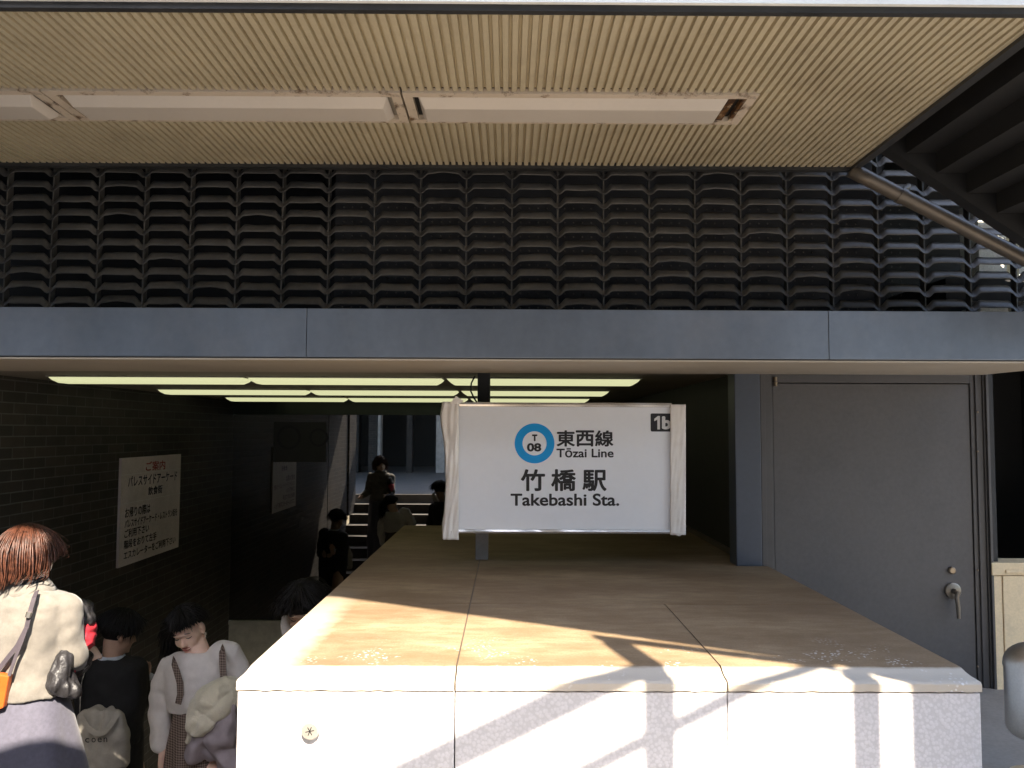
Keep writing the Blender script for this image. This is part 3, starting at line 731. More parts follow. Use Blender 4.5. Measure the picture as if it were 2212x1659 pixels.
# ================================================================ STAIR CEILING LAMPS
def stair_lamp():
    t = thing('stair_lamp', '', 'lamp', (0, 0, 0), 'lit lamps in three rows on the stair ceiling')
    L, W = 1.045, .175
    def rect(l, w_, z): return [(-l / 2, -w_ / 2, z), (l / 2, -w_ / 2, z), (l / 2, w_ / 2, z), (-l / 2, w_ / 2, z)]
    g = G(); g.loft([rect(L + .012, W + .03, 0), rect(L + .012, W + .03, -.006)]); part('frame', g, 'lampframe', t)
    g = G(); g.loft([rect(L, W, -.0065), rect(L - .03, W - .02, -.022), rect(L - .075, W - .07, -.036)]); part('diffuser', g, 'lens_lit', t, bevel=.003)
    return t
lamp0 = None
rows = ('nearest the beam', 'in the middle row', 'in the row by the black glass wall')
colsn = ('beside the brick wall', 'between two other lamps', 'next to the sign hanger')
for r, Y in enumerate((4.44, 5.80, 7.17)):
    for c_, X in enumerate((-1.95, -.88, .19)):
        lab = f'lit stair lamp {rows[r]}, {colsn[c_]}'
        if lamp0 is None: lamp0 = stair_lamp(); o = lamp0; o.location = (X, Y, ZC - .001); o['label'] = lab
        else: dup(lamp0, (X, Y, ZC - .001), lab)

# ================================================================ NOTICE ON THE BRICK WALL
t = thing('notice_board', 'white notice board with Japanese lettering on the dark brick wall', 'notice', (XW, 6.2, 0))
ya, yb, zh, zlw = 5.70, 6.73, E - .205, E - .965
g = G(); g.box(XW + .001, XW + .018, ya, yb, zlw, zh); part('board', g, 'notice', t)
def NB(u, v): return Vector((XW + .018, ya + (yb - ya) * u, zlw + (zh - zlw) * (1 - v)))
for s, u0, u1, v0, v1, m_ in (('ご案内', .37, .70, .05, .145, 'redink'), ('パレスサイドアーケード', .10, .93, .175, .275, M("navy ink", (.03, .03, .06), .5)),
        ('飲食街', .42, .66, .30, .385, M("navy ink", (.03, .03, .06), .5)), ('お帰りの際は', .07, .46, .465, .56, 'ink'), ('パレスサイドアーケード・レストラン街を', .07, .95, .575, .655, 'ink'),
        ('ご利用下さい', .07, .45, .665, .745, 'ink'), ('階段をおりて左手', .07, .58, .765, .845, 'ink'), ('エスカレーターをご利用下さい', .07, .93, .865, .945, 'ink')):
    lettering(s, (NB(u0, v1), NB(u1, v1), NB(u0, v0)), m_, t, .015, lift=.002)
for v in (.155, .42):
    g = G(); g.add([NB(.0, v), NB(1, v), NB(1, v + .004), NB(0, v + .004)], [(0, 1, 2, 3)]); o = part('rule_line', g, 'greyink', t); o.location.x += .002

# ================================================================ PEOPLE
def remesh(g, voxel, smooth_it=6, wrinkle=None, name='body'):
    """fuse overlapping closed shapes into one continuous skin"""
    me = g.mesh('tmp'); o = bpy.data.objects.new('tmp', me); COL.objects.link(o)
    md = o.modifiers.new('r', 'REMESH'); md.mode = 'VOXEL'; md.voxel_size = voxel; md.adaptivity = 0
    sm = o.modifiers.new('s', 'SMOOTH'); sm.iterations = smooth_it; sm.factor = .5
    dg = bpy.context.evaluated_depsgraph_get(); dg.update()
    out = bpy.data.meshes.new_from_object(o.evaluated_get(dg)); bpy.data.objects.remove(o); bpy.data.meshes.remove(me)
    if wrinkle:
        ns = [v.normal.copy() for v in out.vertices]
        for v, n in zip(out.vertices, ns): v.co += n * wrinkle(v.co)
    out.name = name
    return out
def cap(g, p0, r0, p1, r1, n=14, steps=5):
    """tapered limb with round ends"""
    p0, p1 = Vector(p0), Vector(p1); d = (p1 - p0).normalized(); pts, rs = [], []
    for k in range(steps):
        a = math.pi / 2 * (1 - k / steps); pts.append(p0 - d * r0 * math.sin(a)); rs.append(max(r0 * math.cos(a), .001))
    pts.append(p0); rs.append(r0); pts.append(p1); rs.append(r1)
    for k in range(1, steps + 1):
        a = math.pi / 2 * k / steps; pts.append(p1 + d * r1 * math.sin(a)); rs.append(max(r1 * math.cos(a), .001))
    g.tube(pts, rs, n)
def chain(g, pts, rs):
    for i in range(len(pts) - 1): cap(g, pts[i], rs[i], pts[i + 1], rs[i + 1])
def oval_loft(g, rows, n=28, p=2.3):
    """rows of (centre, rx, ry, turn) stacked into a closed trunk with rounded-box sections"""
    rings = []
    for c, rx, ry, tr in rows:
        c = Vector(c); R3 = Matrix.Rotation(tr, 3, 'Z'); ring = []
        for i in range(n):
            a = 2 * math.pi * i / n; ca, sa = math.cos(a), math.sin(a)
            ring.append(c + R3 @ Vector((rx * math.copysign(abs(ca) ** (2 / p), ca), ry * math.copysign(abs(sa) ** (2 / p), sa), 0)))
        rings.append(ring)
    g.loft(rings)
def folds(amp, sc=(14, 14, 5), seed=0., fine=.3):
    def f(co):
        q = Vector((co.x * sc[0] + seed, co.y * sc[1], co.z * sc[2]))
        a = noise.noise(q); b = noise.noise(q * 2.3 + Vector((3, 1, 7)))
        r = 1 - abs(a) * 2.4
        return amp * (r * .7 + b * fine)
    return f
class Head:
    """head frame: c centre, f facing, u up"""
    def __init__(s, c, f, u, k=1.):
        s.c = Vector(c); f = Vector(f).normalized(); u = Vector(u); u = (u - f * u.dot(f)).normalized(); r = f.cross(u)
        s.m = Matrix((r, f, u)).transposed(); s.k = k
    def p(s, x, y, z): return s.c + s.m @ (Vector((x, y, z)) * s.k)
    def ell(s, g, c, r, n=18, m=12): g.ell(s.p(*c), [q * s.k for q in r], n, m, s.m)
    def skin(s, g, neck_to=None):
        s.ell(g, (0, -.012, .028), (.074, .094, .084)); s.ell(g, (0, .022, -.03), (.064, .068, .078))
        s.ell(g, (0, .038, -.076), (.042, .044, .036)); s.ell(g, (.03, .052, -.035), (.03, .03, .035)); s.ell(g, (-.03, .052, -.035), (.03, .03, .035))
        cap(g, s.p(0, .086, .004), .007 * s.k, s.p(0, .102, -.03), .0115 * s.k); s.ell(g, (.010, .093, -.033), (.008, .009, .007)); s.ell(g, (-.010, .093, -.033), (.008, .009, .007))
        s.ell(g, (0, .082, .022), (.045, .014, .011)); s.ell(g, (0, .080, -.062), (.024, .012, .013)); s.ell(g, (0, .078, -.092), (.020, .014, .014))
        for q in (1, -1): s.ell(g, (.076 * q, -.006, -.012), (.009, .020, .031)); s.ell(g, (.074 * q, 0, -.036), (.007, .010, .011))
        if neck_to is not None: cap(g, s.p(0, -.022, -.05), .053 * s.k, neck_to, .06 * s.k)
    def face(s, person, lids=True, brow='brow'):
        dk = M("dark lash and brow", (.015, .011, .010), .6); lp = M("pink lips", (.50, .17, .155), .45, var=.08)
        for q in (1, -1):
            g = G(); pts = [s.p(q * (.031 + d), .0835 - abs(d + .002) * .42 - (.004 if d * 1 > .012 else 0), .0 - .004 * (1 - (d / .017) ** 2)) for d in (-.016, -.009, 0, .009, .016)]
            g.tube(pts, [.0008 * s.k, .0019 * s.k, .0023 * s.k, .0021 * s.k, .001 * s.k], 8); part('eyelash', g, dk, person, smooth=3.2)
            g = G(); pts = [s.p(q * (.033 + d), .0905 - abs(d) * .5, .026 + .003 * (1 - (d / .02) ** 2)) for d in (-.019, -.008, .006, .019)]
            g.tube(pts, [.0012 * s.k, .0026 * s.k, .0024 * s.k, .001 * s.k], 8); part('eyebrow', g, dk, person, smooth=3.2)
        g = G()
        for z, h in ((-.058, .0042), (-.0665, .0055)):
            pts = [s.p(d, .0905 - (d / .024) ** 2 * .010, z + (.0015 if abs(d) < .004 and h < .005 else .003 * (1 - (d / .024) ** 2) * (1 if h < .005 else -1))) for d in (-.023, -.015, -.006, 0, .006, .015, .023)]
            g.tube(pts, [.0008 * s.k, h * .7 * s.k, h * s.k, h * .9 * s.k, h * s.k, h * .7 * s.k, .0008 * s.k], 10)
        part('lips', g, lp, person, smooth=3.2)
    def hair(s, n, end, seed, th=.0042, hang=None, lift=.008, top=.0, wob=.004):
        """strands combed from the crown down to the polar angle end(phi); phi = 0 at the front"""
        rnd = random.Random(seed); g = G()
        for i in range(n):
            ph = rnd.uniform(-math.pi, math.pi); t0 = rnd.uniform(.0, .9); t1 = end(ph) + rnd.gauss(0, .05)
            if t1 < t0 + .15: t0 = max(0, t1 - .6)
            pts = []; rr = lift * rnd.uniform(.2, 1.25); k1, k2 = rnd.gauss(0, wob), rnd.gauss(0, .09)
            for j in range(8):
                v = j / 7; th_ = t0 + (t1 - t0) * v; ph_ = ph + k2 * v
                x, y, z = math.sin(ph_) * math.sin(th_), math.cos(ph_) * math.sin(th_), math.cos(th_)
                bu = rr + k1 * v * v * 2
                low = max(0, -z)
                pts.append(s.p((.077 + bu) * x, -.010 + (.097 + bu) * y, .028 + (.088 + bu + top) * z + 0 * low))
            if hang:
                L, sway = hang(ph, rnd)
                if L > 0:
                    e_ = pts[-1]
                    for j in range(1, 5): pts.append(e_ + Vector((sway.x * (j / 4) ** 1.5, sway.y * (j / 4) ** 1.5, -L * j / 4 + sway.z * j / 4)))
            m_ = len(pts); rs = [th * s.k * (.5 + .7 * math.sin(math.pi * min(1, .15 + .85 * j / (m_ - 1)))) for j in range(m_)]; rs[-1] = .0006
            g.tube(pts, rs, 5, .6)
        return g
    def scalp(s, g, k=1.03):
        s.ell(g, (0, -.016, .034), (.076 * k, .094 * k, .086 * k))
def hand(g, wrist, fwd, palm_n, k=1., curl=.5, thumb=1):
    """palm, five separate fingers with two bends each, thumb from the side of the palm"""
    w_ = Vector(wrist); f = Vector(fwd).normalized(); n_ = Vector(palm_n); n_ = (n_ - f * n_.dot(f)).normalized(); sd = f.cross(n_) * thumb
    cap(g, w_, .024 * k, w_ + f * .03 * k, .022 * k)
    for q in (-.026, -.009, .009, .026): cap(g, w_ + f * .03 * k + sd * q * .7 * k, .012 * k, w_ + f * .082 * k + sd * q * k, .0105 * k, 10, 3)
    for i, (q, L) in enumerate(((.029, .064), (.010, .074), (-.010, .069), (-.029, .054))):
        p = w_ + f * .086 * k + sd * q * k; d = f.copy(); r = .0092
        for j, fr in enumerate((.45, .32, .25)):
            a = curl * (.5 + .4 * j + .1 * i); d2 = (f * math.cos(a) + n_ * math.sin(a)).normalized(); p2 = p + d2 * L * fr * 1.05 * k
            cap(g, p, r * k, p2, r * .88 * k, 9, 3); p = p2; r *= .88
    p = w_ + f * .025 * k + sd * .024 * k; d = (f * .75 + sd * .6 + n_ * .25).normalized(); p2 = p + d * .038 * k; d2 = (f * .92 + sd * .12 + n_ * .35).normalized()
    cap(g, p, .0135 * k, p2, .0115 * k, 10, 3); cap(g, p2, .0108 * k, p2 + d2 * .03 * k, .009 * k, 10, 3)

SKIN = M("light skin", (.86, .60, .47), .5, var=.05, scale=14, fine=.02, sss=.12)
SKIN2 = M("tan skin", (.50, .32, .23), .5, var=.06, scale=14, fine=.02, sss=.1)
HAIR_B = M("black hair", (.008, .007, .007), .55, var=.3, scale=30, spec=.3)
HAIR_R = M("chestnut brown hair", (.062, .021, .011), .45, var=.55, scale=60, spec=.45)
def tread_z(Y): return -RISE * (int((Y - NOSE) / RUN) + 1)

# ---- woman in the grey jacket going down, seen from behind
YW = 3.40; zt = tread_z(YW)
def W(x, y, dy=0.): return P(x, y, YW + dy)
px = YW / FPX
foot = W(40, 1500); foot.z = zt
body = G(); hd = Head(W(62, 1205, .01), (.42, .9, -.12), (-.10, .0, 1), 1.0)
hd.skin(body, W(62, 1275))
sh_r, el_r, wr_r = W(146, 1306), W(156, 1420, .03), W(180, 1425, .22)
sh_l, el_l, wr_l = W(-22, 1306), W(-40, 1425, .02), W(-30, 1440, .2)
hipc = W(44, 1540); hipc.z = hipc.z
oval_loft(body, [(W(62, 1268), .055, .055, 0), (W(62, 1290), .13, .07, 0), (W(60, 1340), .135, .09, 0), (W(54, 1440), .115, .085, 0), (W(50, 1520), .16, .11, 0), (W(48, 1580), .16, .115, 0)])
chain(body, [sh_r + Vector((-.02, 0, -.02)), el_r, wr_r], [.036, .027, .024]); chain(body, [sh_l, el_l, wr_l], [.04, .03, .026])
hand(body, wr_r + Vector((0, .01, 0)), (.15, 1, .1), (-.6, 0, -.6), .95, .8, 1); hand(body, wr_l, (.1, 1, .2), (.6, 0, -.6), .95, .8, -1)
fl, fr = Vector((foot.x - .08, YW - .02, zt)), Vector((foot.x + .09, YW + .12, zt))
fr.z = tread_z(YW + .12)
for q, sgn in ((fl, -1), (fr, 1)):
    kn = Vector((hipc.x + sgn * .085, q.y + .04, (q.z + hipc.z) / 2))
    chain(body, [hipc + Vector((sgn * .08, 0, -.02)), kn, q + Vector((0, -.02, .08))], [.08, .055, .038]); cap(body, q + Vector((0, -.05, .035)), .036, q + Vector((0, .13, .028)), .027)
wm = link('person', remesh(body, .0075, 5), SKIN, None, 3.2); tag(wm, 'woman in a pale grey jacket and navy skirt walking down, seen from behind', 'person')
COLLARW = W(62, 1272)
g = G()
rows = [(W(62, 1258), .068, .070, 0), (W(62, 1272), .084, .080, 0), (W(62, 1284), .150, .098, 0), (W(62, 1302), .182, .112, 0), (W(60, 1345), .168, .125, 0), (W(54, 1400), .145, .122, 0), (W(52, 1450), .145, .125, 0), (W(52, 1497), .172, .140, 0)]
oval_loft(g, rows)
chain(g, [sh_r + Vector((-.01, 0, -.01)), el_r, W(166, 1432, .14)], [.062, .054, .046]); chain(g, [sh_l, el_l, W(-34, 1440, .14)], [.062, .054, .046])
fw = folds(.008, (8, 8, 9), 2., .6)
j = part('jacket', remesh(g, .008, 4, fw), M("pale grey wool", (.155, .141, .122), .9, var=.10, scale=40, fine=.1, bump=.2, bscale=300, sheen=.3), wm, 3.2)
g = G(); nn = 28; rings = []
for k, (yy, rx, ry) in enumerate(((1255, .070, .070), (1254, .074, .074), (1266, .090, .088), (1277, .108, .096), (1279, .104, .092))):
    c = W(61, yy); rings.append([c + Vector((rx * math.cos(a), ry * math.sin(a), .006 * math.sin(a))) for a in (2 * math.pi * i / nn for i in range(nn))])
g.loft(rings, cap=False); part('collar', g, M("pale grey wool", (.155, .141, .122)), j, 3.2).modifiers.new('t', 'SOLIDIFY').thickness = .004
g = G(); oval_loft(g, [(W(64, 1247), .056, .060, 0), (W(63, 1262), .060, .064, 0)]); part('undershirt', g, M("dark knit", (.02, .02, .022), .9), wm, 3.2)
g = G(); bz = zt + .12
oval_loft(g, [(W(50, 1488), .158, .125, 0), (W(50, 1520), .178, .14, 0), (W(54, 1580), .195, .165, 0), (W(62, 1660), .215, .19, 0), (W(66, 1760), .235, .21, 0), (Vector((W(66, 1760).x, YW, bz)), .25, .22, 0)], 40, 2.)
def skf(co):
    a = math.atan2(co.y - YW, co.x - W(56, 1600).x); d = max(0, W(50, 1500).z - co.z)
    return .035 * min(1, d * 1.6) * (math.sin(a * 6 + co.z * 1.5) * .5 + noise.noise(Vector((a * 3, co.z * 3, 0))))
part('skirt', remesh(g, .011, 3, skf), M("navy cloth", (.072, .070, .098), .75, var=.12, scale=60, fine=.08, sheen=.3), wm, 3.2)
def end_bob(ph):
    a = abs(ph); return 1.35 + .55 * min(1, a / 1.3) + (.30 if a > 1.4 else 0)
def bob_hang(ph, rnd):
    a = abs(ph); return (max(0, (a - .9)) * .028 + rnd.uniform(0, .012), Vector((-.02 * math.sin(ph) - .004, .0, 0)))
g = hd.hair(1900, end_bob, 11, .0023, bob_hang, .017, .006, .012); hd.scalp(g, 1.08)
rn = random.Random(4)
for i in range(26):
    a = hd.p(.07, rn.uniform(-.03, .05), rn.uniform(-.03, .08)); b = a + Vector((rn.uniform(.02, .06), rn.uniform(-.01, .02), rn.uniform(-.02, .02))); g.tube([a, (a + b) / 2 + Vector((0, 0, .008)), b], [.0014, .001, .0004], 4)
for i in range(60):
    a = hd.p(-.074, rn.uniform(-.05, .03), rn.uniform(-.02, .07)); b = a + Vector((-rn.uniform(.03, .055), rn.uniform(-.01, .02), -rn.uniform(.03, .08))); g.tube([a, (a + b) / 2 + Vector((-.006, 0, .008)), b], [.004, .0035, .0006], 5)
part('hair', g, HAIR_R, wm, smooth=3.2)
# crossbody straps and orange pouch
STR = M("dark mauve strap", (.055, .045, .055), .6)
def ribbon(g, pts, w_, n_=(0, -1, 0), th=.003):
    pts = [Vector(p) for p in pts]; rings = []
    for i, p in enumerate(pts):
        d = (pts[min(i + 1, len(pts) - 1)] - pts[max(i - 1, 0)]).normalized(); nv = Vector(n_); sdv = d.cross(nv).normalized(); nv = sdv.cross(d).normalized()
        rings.append([p + sdv * w_ / 2, p + sdv * w_ / 2 + nv * th, p - sdv * w_ / 2 + nv * th, p - sdv * w_ / 2])
    return g.loft(rings)
t = thing('pouch', 'orange pouch hanging from a dark strap across the grey jacket', 'pouch', W(4, 1490, -.17))
g = G(); ribbon(g, [W(80, 1277, -.088), W(74, 1292, -.122), W(66, 1320, -.138), W(58, 1356, -.143), W(38, 1395, -.145), W(10, 1430, -.150), W(-22, 1470, -.15)], .018)
ribbon(g, [W(58, 1356, -.146), W(48, 1385, -.150), W(34, 1420, -.152), W(20, 1460, -.16)], .013); part('strap', g, STR, t, smooth=.6)
g = G(); g.tube([W(64, 1322, -.143), W(60, 1334, -.146)], .011, 10); part('buckle', g, 'steel', t, smooth=.6)
g = G(); a = [W(-30, 1452, -.165), W(19, 1460, -.165), W(6, 1530, -.165), W(-34, 1545, -.165)]
g.add(a + [q + Vector((0, .03, 0)) for q in a], [(0, 1, 2, 3), (7, 6, 5, 4), (0, 4, 5, 1), (1, 5, 6, 2), (2, 6, 7, 3), (3, 7, 4, 0)]); part('pouch_body', g, M("orange leather", (.42, .085, .01), .5, var=.1), t, bevel=.006)
# black down jacket with red lining over her forearm
t = thing('down_jacket', 'shiny black down jacket with red lining carried over the forearm', 'jacket', W(180, 1420, .1))
DJ = M("shiny dark nylon", (.020, .019, .021), .42, var=.3, scale=20, spec=.5, bump=.5, bscale=45); RD = M("red lining", (.42, .03, .045), .45, var=.2, scale=25, bump=.3, bscale=40)
g = G(); g.ell(W(182, 1365, .12), (.038, .07, .055), 16, 12); g.ell(W(184, 1382, .11), (.034, .06, .048), 16, 12); part('red_lining', remesh(g, .006, 3, folds(.010, (25, 25, 22), 5.)), RD, t, 3.2)
g = G(); g.ell(W(176, 1322, .13), (.040, .07, .050)); g.ell(W(186, 1338, .12), (.030, .055, .035)); cap(g, W(176, 1310, .12), .022, W(190, 1336, .1), .012)
cap(g, W(156, 1446, .08), .040, W(178, 1432, .2), .035); cap(g, W(140, 1420, -.03), .030, W(122, 1478, -.06), .040); cap(g, W(122, 1478, -.06), .038, W(158, 1492, -.03), .030); cap(g, W(136, 1440, -.01), .030, W(160, 1495, .0), .026); cap(g, W(176, 1428, .1), .03, W(186, 1418, .16), .025)
part('shell', remesh(g, .0045, 4, folds(.007, (30, 30, 9), 9., .7)), DJ, t, 3.2)
g = G(); cap(g, W(170, 1436, .03), .014, W(182, 1430, .1), .012); cap(g, W(148, 1444, .0), .012, W(158, 1450, .02), .010); part('red_cuff', g, RD, t, 3.2)

# ---- man in black with a tote bag, looking at his phone
YM = 4.95; zt = tread_z(YM)
def B(x, y, dy=0.): return P(x, y, YM + dy)
body = G(); hd = Head(B(258, 1368), (.75, .62, -.30), (.12, .1, 1), 1.0); hd.skin(body, B(244, 1425))
sh_l, sh_r = B(196, 1440), B(288, 1448, .05); el_l, el_r = B(188, 1515, .03), B(300, 1515, .12); wr_r, wr_l = B(306, 1480, .30), B(270, 1495, .3)
hp = B(235, 1560)
oval_loft(body, [(B(242, 1420), .06, .06, 0), (B(242, 1440), .17, .1, 0), (B(240, 1490), .175, .11, 0), (hp, .16, .11, 0), (hp - Vector((0, 0, .1)), .16, .11, 0)])
chain(body, [sh_l, el_l, wr_l], [.05, .04, .028]); chain(body, [sh_r, el_r, wr_r], [.05, .04, .028]); hand(body, wr_r, (.1, .6, .5), (-.5, -.3, .3), 1., .7, 1); hand(body, wr_l, (.5, .6, .2), (.3, 0, -.6), 1., .6, -1)
for sgn, oy in ((-1, -.02), (1, .20)):
    q = Vector((hp.x + sgn * .09, YM + oy, tread_z(YM + oy))); kn = Vector((q.x, q.y + .05, (q.z + hp.z) / 2)); chain(body, [hp + Vector((sgn * .09, 0, -.05)), kn, q + Vector((0, -.02, .09))], [.09, .06, .042]); cap(body, q + Vector((0, -.05, .04)), .04, q + Vector((0, .15, .03)), .03)
mn = link('person', remesh(body, .008, 5), SKIN2, None, 3.2); tag(mn, 'dark-haired man in a black jacket with a white collar looking at a phone', 'person')
BLK = M("black cloth", (.012, .012, .013), .85, var=.2, scale=30)
g = G(); oval_loft(g, [(B(242, 1420), .082, .085, 0), (B(242, 1430), .155, .115, 0), (B(242, 1440), .192, .125, 0), (B(242, 1455), .195, .13, 0), (B(240, 1500), .20, .14, 0), (B(236, 1560), .19, .15, 0), (B(234, 1600), .19, .15, 0)])
chain(g, [sh_l, el_l, B(225, 1505, .2)], [.085, .066, .05]); chain(g, [sh_r, el_r, B(304, 1492, .24)], [.085, .066, .048]); part('jacket', remesh(g, .010, 4, folds(.008, (8, 8, 6), 1.)), BLK, mn, 3.2)
g = G(); c0_ = B(241, 1414); oval_loft(g, [(c0_, .068, .07, 0), (c0_ - Vector((0, 0, .02)), .076, .08, 0), (c0_ - Vector((0, 0, .035)), .080, .085, 0)]); part('collar', g, M("white shirt", (.55, .60, .68), .7), mn, 3.2)
g = G(); lb = zt + .1
for sgn, oy in ((-1, -.02), (1, .2)):
    cap(g, hp + Vector((sgn * .085, 0, 0)), .11, Vector((hp.x + sgn * .09, YM + oy, tread_z(YM + oy) + .12)), .075)
part('trousers', remesh(g, .012, 4, folds(.01, (8, 8, 5), 3.)), BLK, mn, 3.2)
g = hd.hair(1100, lambda ph: 1.05 + .75 * min(1, abs(ph) / 1.2), 21, .0026, None, .024, .006, .013); hd.scalp(g, 1.08); part('hair', g, HAIR_B, mn, smooth=3.2)
t = thing('phone', 'small bright phone held by the man in black', 'phone', B(310, 1470, .32))
ph_c = B(309, 1471, .30); Rr = Matrix.Rotation(.5, 3, 'Y') @ Matrix.Rotation(-.9, 3, 'X'); g = G(); g.box(-.034, .034, -.004, .004, -.07, .07); g.v = [ph_c + Rr @ q for q in g.v]; part('phone_case', g, M("pale phone", (.5, .52, .56), .3), t, bevel=.003)
t = thing('tote_bag', 'off-white canvas tote bag printed coen hanging behind the man in black', 'bag', B(218, 1600, -.2))
g = G(); D_ = -.22
oval_loft(g, [(B(216, 1530, D_), .10, .035, 0), (B(217, 1545, D_), .132, .05, 0), (B(219, 1580, D_), .148, .065, 0), (B(221, 1620, D_), .152, .068, 0), (B(222, 1650, D_), .146, .060, 0), (B(222, 1660, D_), .13, .045, 0)], 36, 3.)
cvs = M("off-white canvas", (.40, .37, .32), .9, var=.07, scale=30, fine=.08, bump=.15, bscale=250)
def bagf(co):
    u = (co.x - B(220, 1600, D_).x); v = (co.z - B(220, 1600, D_).z)
    return .009 * math.sin((u * 1.3 - v * .35) * 42 + 6 * noise.noise(Vector((u * 6, v * 6, 0)))) * min(1, max(.15, (v + .12) * 4)) + .006 * noise.noise(Vector((u * 20, v * 20, 2)))
bag = part('bag_body', remesh(g, .006, 3, bagf), cvs, t, 3.2)
g = G(); ribbon(g, [B(202, 1432, -.05), B(186, 1446, -.10), B(178, 1470, -.14), B(174, 1505, -.17), B(173, 1545, -.22), B(176, 1560, -.24)], .028, (-1, -.5, 0)); part('strap', g, cvs, t, smooth=.6)
g = G(); ribbon(g, [B(176, 1548, -.27), B(190, 1572, -.30), B(208, 1585, -.31), B(226, 1582, -.31), B(240, 1565, -.29), B(252, 1546, -.27)], .03, (0, -1, .2)); part('strap', g, cvs, t, smooth=.6)
for ch, x0 in zip('coen', (184, 198, 211, 224)):
    w1 = 9 if ch != 'n' else 8; yb_ = 1604 - (x0 - 184) * .03
    lettering(ch, (B(x0, yb_, D_ - .088), B(x0 + w1, yb_, D_ - .088), B(x0, yb_ - 10, D_ - .088)), M("dark print", (.03, .028, .03), .7), bag, .01)

# ---- young woman in a white sweater with braces, coming up the stairs
YG = 4.35; zt = tread_z(YG)
def Q(x, y, dy=0.): return P(x, y, YG + dy)
body = G(); hd = Head(Q(406, 1358), (.02, -.92, -.42), (-.20, -.28, 1), 1.0); hd.skin(body, Q(432, 1418))
sh_a, el_a, wr_a = Q(362, 1444), Q(344, 1530, .0), Q(352, 1612, -.06)
sh_b, el_b, wr_b = Q(500, 1410), Q(528, 1490, .0), Q(485, 1515, -.2)
hp = Q(440, 1560)
oval_loft(body, [(Q(432, 1405), .05, .05, .1), (Q(430, 1428), .14, .08, .1), (Q(430, 1470), .145, .10, .1), (Q(432, 1515), .115, .09, .1), (hp, .15, .11, .1), (hp - Vector((0, 0, .08)), .155, .115, .1)])
chain(body, [sh_a, el_a, wr_a], [.042, .034, .024]); chain(body, [sh_b, el_b, wr_b], [.042, .034, .024]); hand(body, wr_a + Vector((0, 0, -.01)), (.12, -.15, -1), (.8, -.3, .2), .95, .45, -1); hand(body, wr_b, (-.9, -.3, 0), (0, -.3, 1), .92, .6, -1)
for sgn, oy in ((-1, .0), (1, -.26)):
    q = Vector((hp.x + sgn * .08, YG + oy, tread_z(YG + oy))); kn = Vector((q.x, q.y - .03, (q.z + hp.z) / 2)); chain(body, [hp + Vector((sgn * .08, 0, -.05)), kn, q + Vector((0, .02, .08))], [.085, .055, .038]); cap(body, q + Vector((0, .05, .035)), .035, q + Vector((0, -.13, .027)), .027)
gl = link('person', remesh(body, .0052, 4), SKIN, None, 3.2); tag(gl, 'young woman in a white sweater and checked brace skirt coming up, looking down', 'person')
hd.face(gl)
g = G(); oval_loft(g, [(Q(432, 1407), .066, .062, .1), (Q(431, 1414), .105, .085, .1), (Q(430, 1427), .160, .105, .1), (Q(430, 1448), .168, .125, .1), (Q(431, 1485), .165, .130, .1), (Q(428, 1512), .150, .125, .1), (Q(424, 1530), .135, .115, .1)], 32)
chain(g, [Q(366, 1442), Q(350, 1480), Q(346, 1535), Q(346, 1590, -.04), Q(346, 1607, -.05)], [.058, .056, .055, .050, .046]); cap(g, Q(385, 1440), .075, Q(362, 1475), .062); cap(g, Q(480, 1415), .075, Q(505, 1448), .062); chain(g, [Q(496, 1412), Q(520, 1455), el_b, Q(494, 1508, -.15)], [.062, .056, .052, .045])
def swf(co):
    return folds(.006, (7, 9, 12), 4., .5)(co) + .007 * math.sin((co.x * .7 + co.z) * 60 + 4 * noise.noise(co * 5)) * max(0, noise.noise(co * 4 + Vector((1, 2, 3))))
part('sweater', remesh(g, .007, 12, swf), M("white knit", (.76, .72, .69), .9, var=.04, scale=30, fine=.05, bump=.15, bscale=220, sheen=.3), gl, 3.2)
g = G(); sk0 = Q(436, 1526)
oval_loft(g, [(Q(434, 1518), .128, .118, .1), (Q(438, 1545), .150, .135, .1), (Q(443, 1600), .185, .165, .1), (Q(446, 1660), .205, .185, .1), (Vector((sk0.x, YG, zt + .32)), .24, .22, .1)], 36, 2.)
part('skirt', remesh(g, .010, 3, lambda co: .018 * min(1, max(0, sk0.z - co.z) * 2) * math.sin(math.atan2(co.y - YG, co.x - sk0.x) * 9)), 'plaid', gl, 3.2)
g = G(); ribbon(g, [Q(374, 1424, -.06), Q(376, 1432, -.11), Q(382, 1450, -.138), Q(389, 1475, -.145), Q(390, 1500, -.143), Q(385, 1520, -.138)], .032, (0, -1, 0), .004); part('brace_strap', g, 'plaid', gl, .6)
g = G(); ribbon(g, [Q(479, 1398, -.05), Q(480, 1408, -.105), Q(481, 1430, -.138), Q(483, 1460, -.148), Q(480, 1490, -.15), Q(474, 1515, -.14)], .034, (0, -1, 0), .004); part('brace_strap', g, 'plaid', gl, .6)
def end_girl(ph):
    a = abs(ph)
    if a < .55: return 1.18 + .10 * math.cos(ph * 3)
    if a < 1.15: return 1.05 + (.0 if ph > 0 else .25)
    return 1.15 + .8 * min(1, (a - 1.15) / .8)
def hang_girl(ph, rnd):
    if ph > 1.2 or (ph > .9 and rnd.random() < .6): return (.0, Vector((0, 0, 0)))
    return (0, Vector((0, 0, 0)))
g = hd.hair(1500, end_girl, 31, .0022, None, .011, .004, .010); hd.ell(g, (0, -.030, .036), (.080, .088, .090))
rn = random.Random(12)
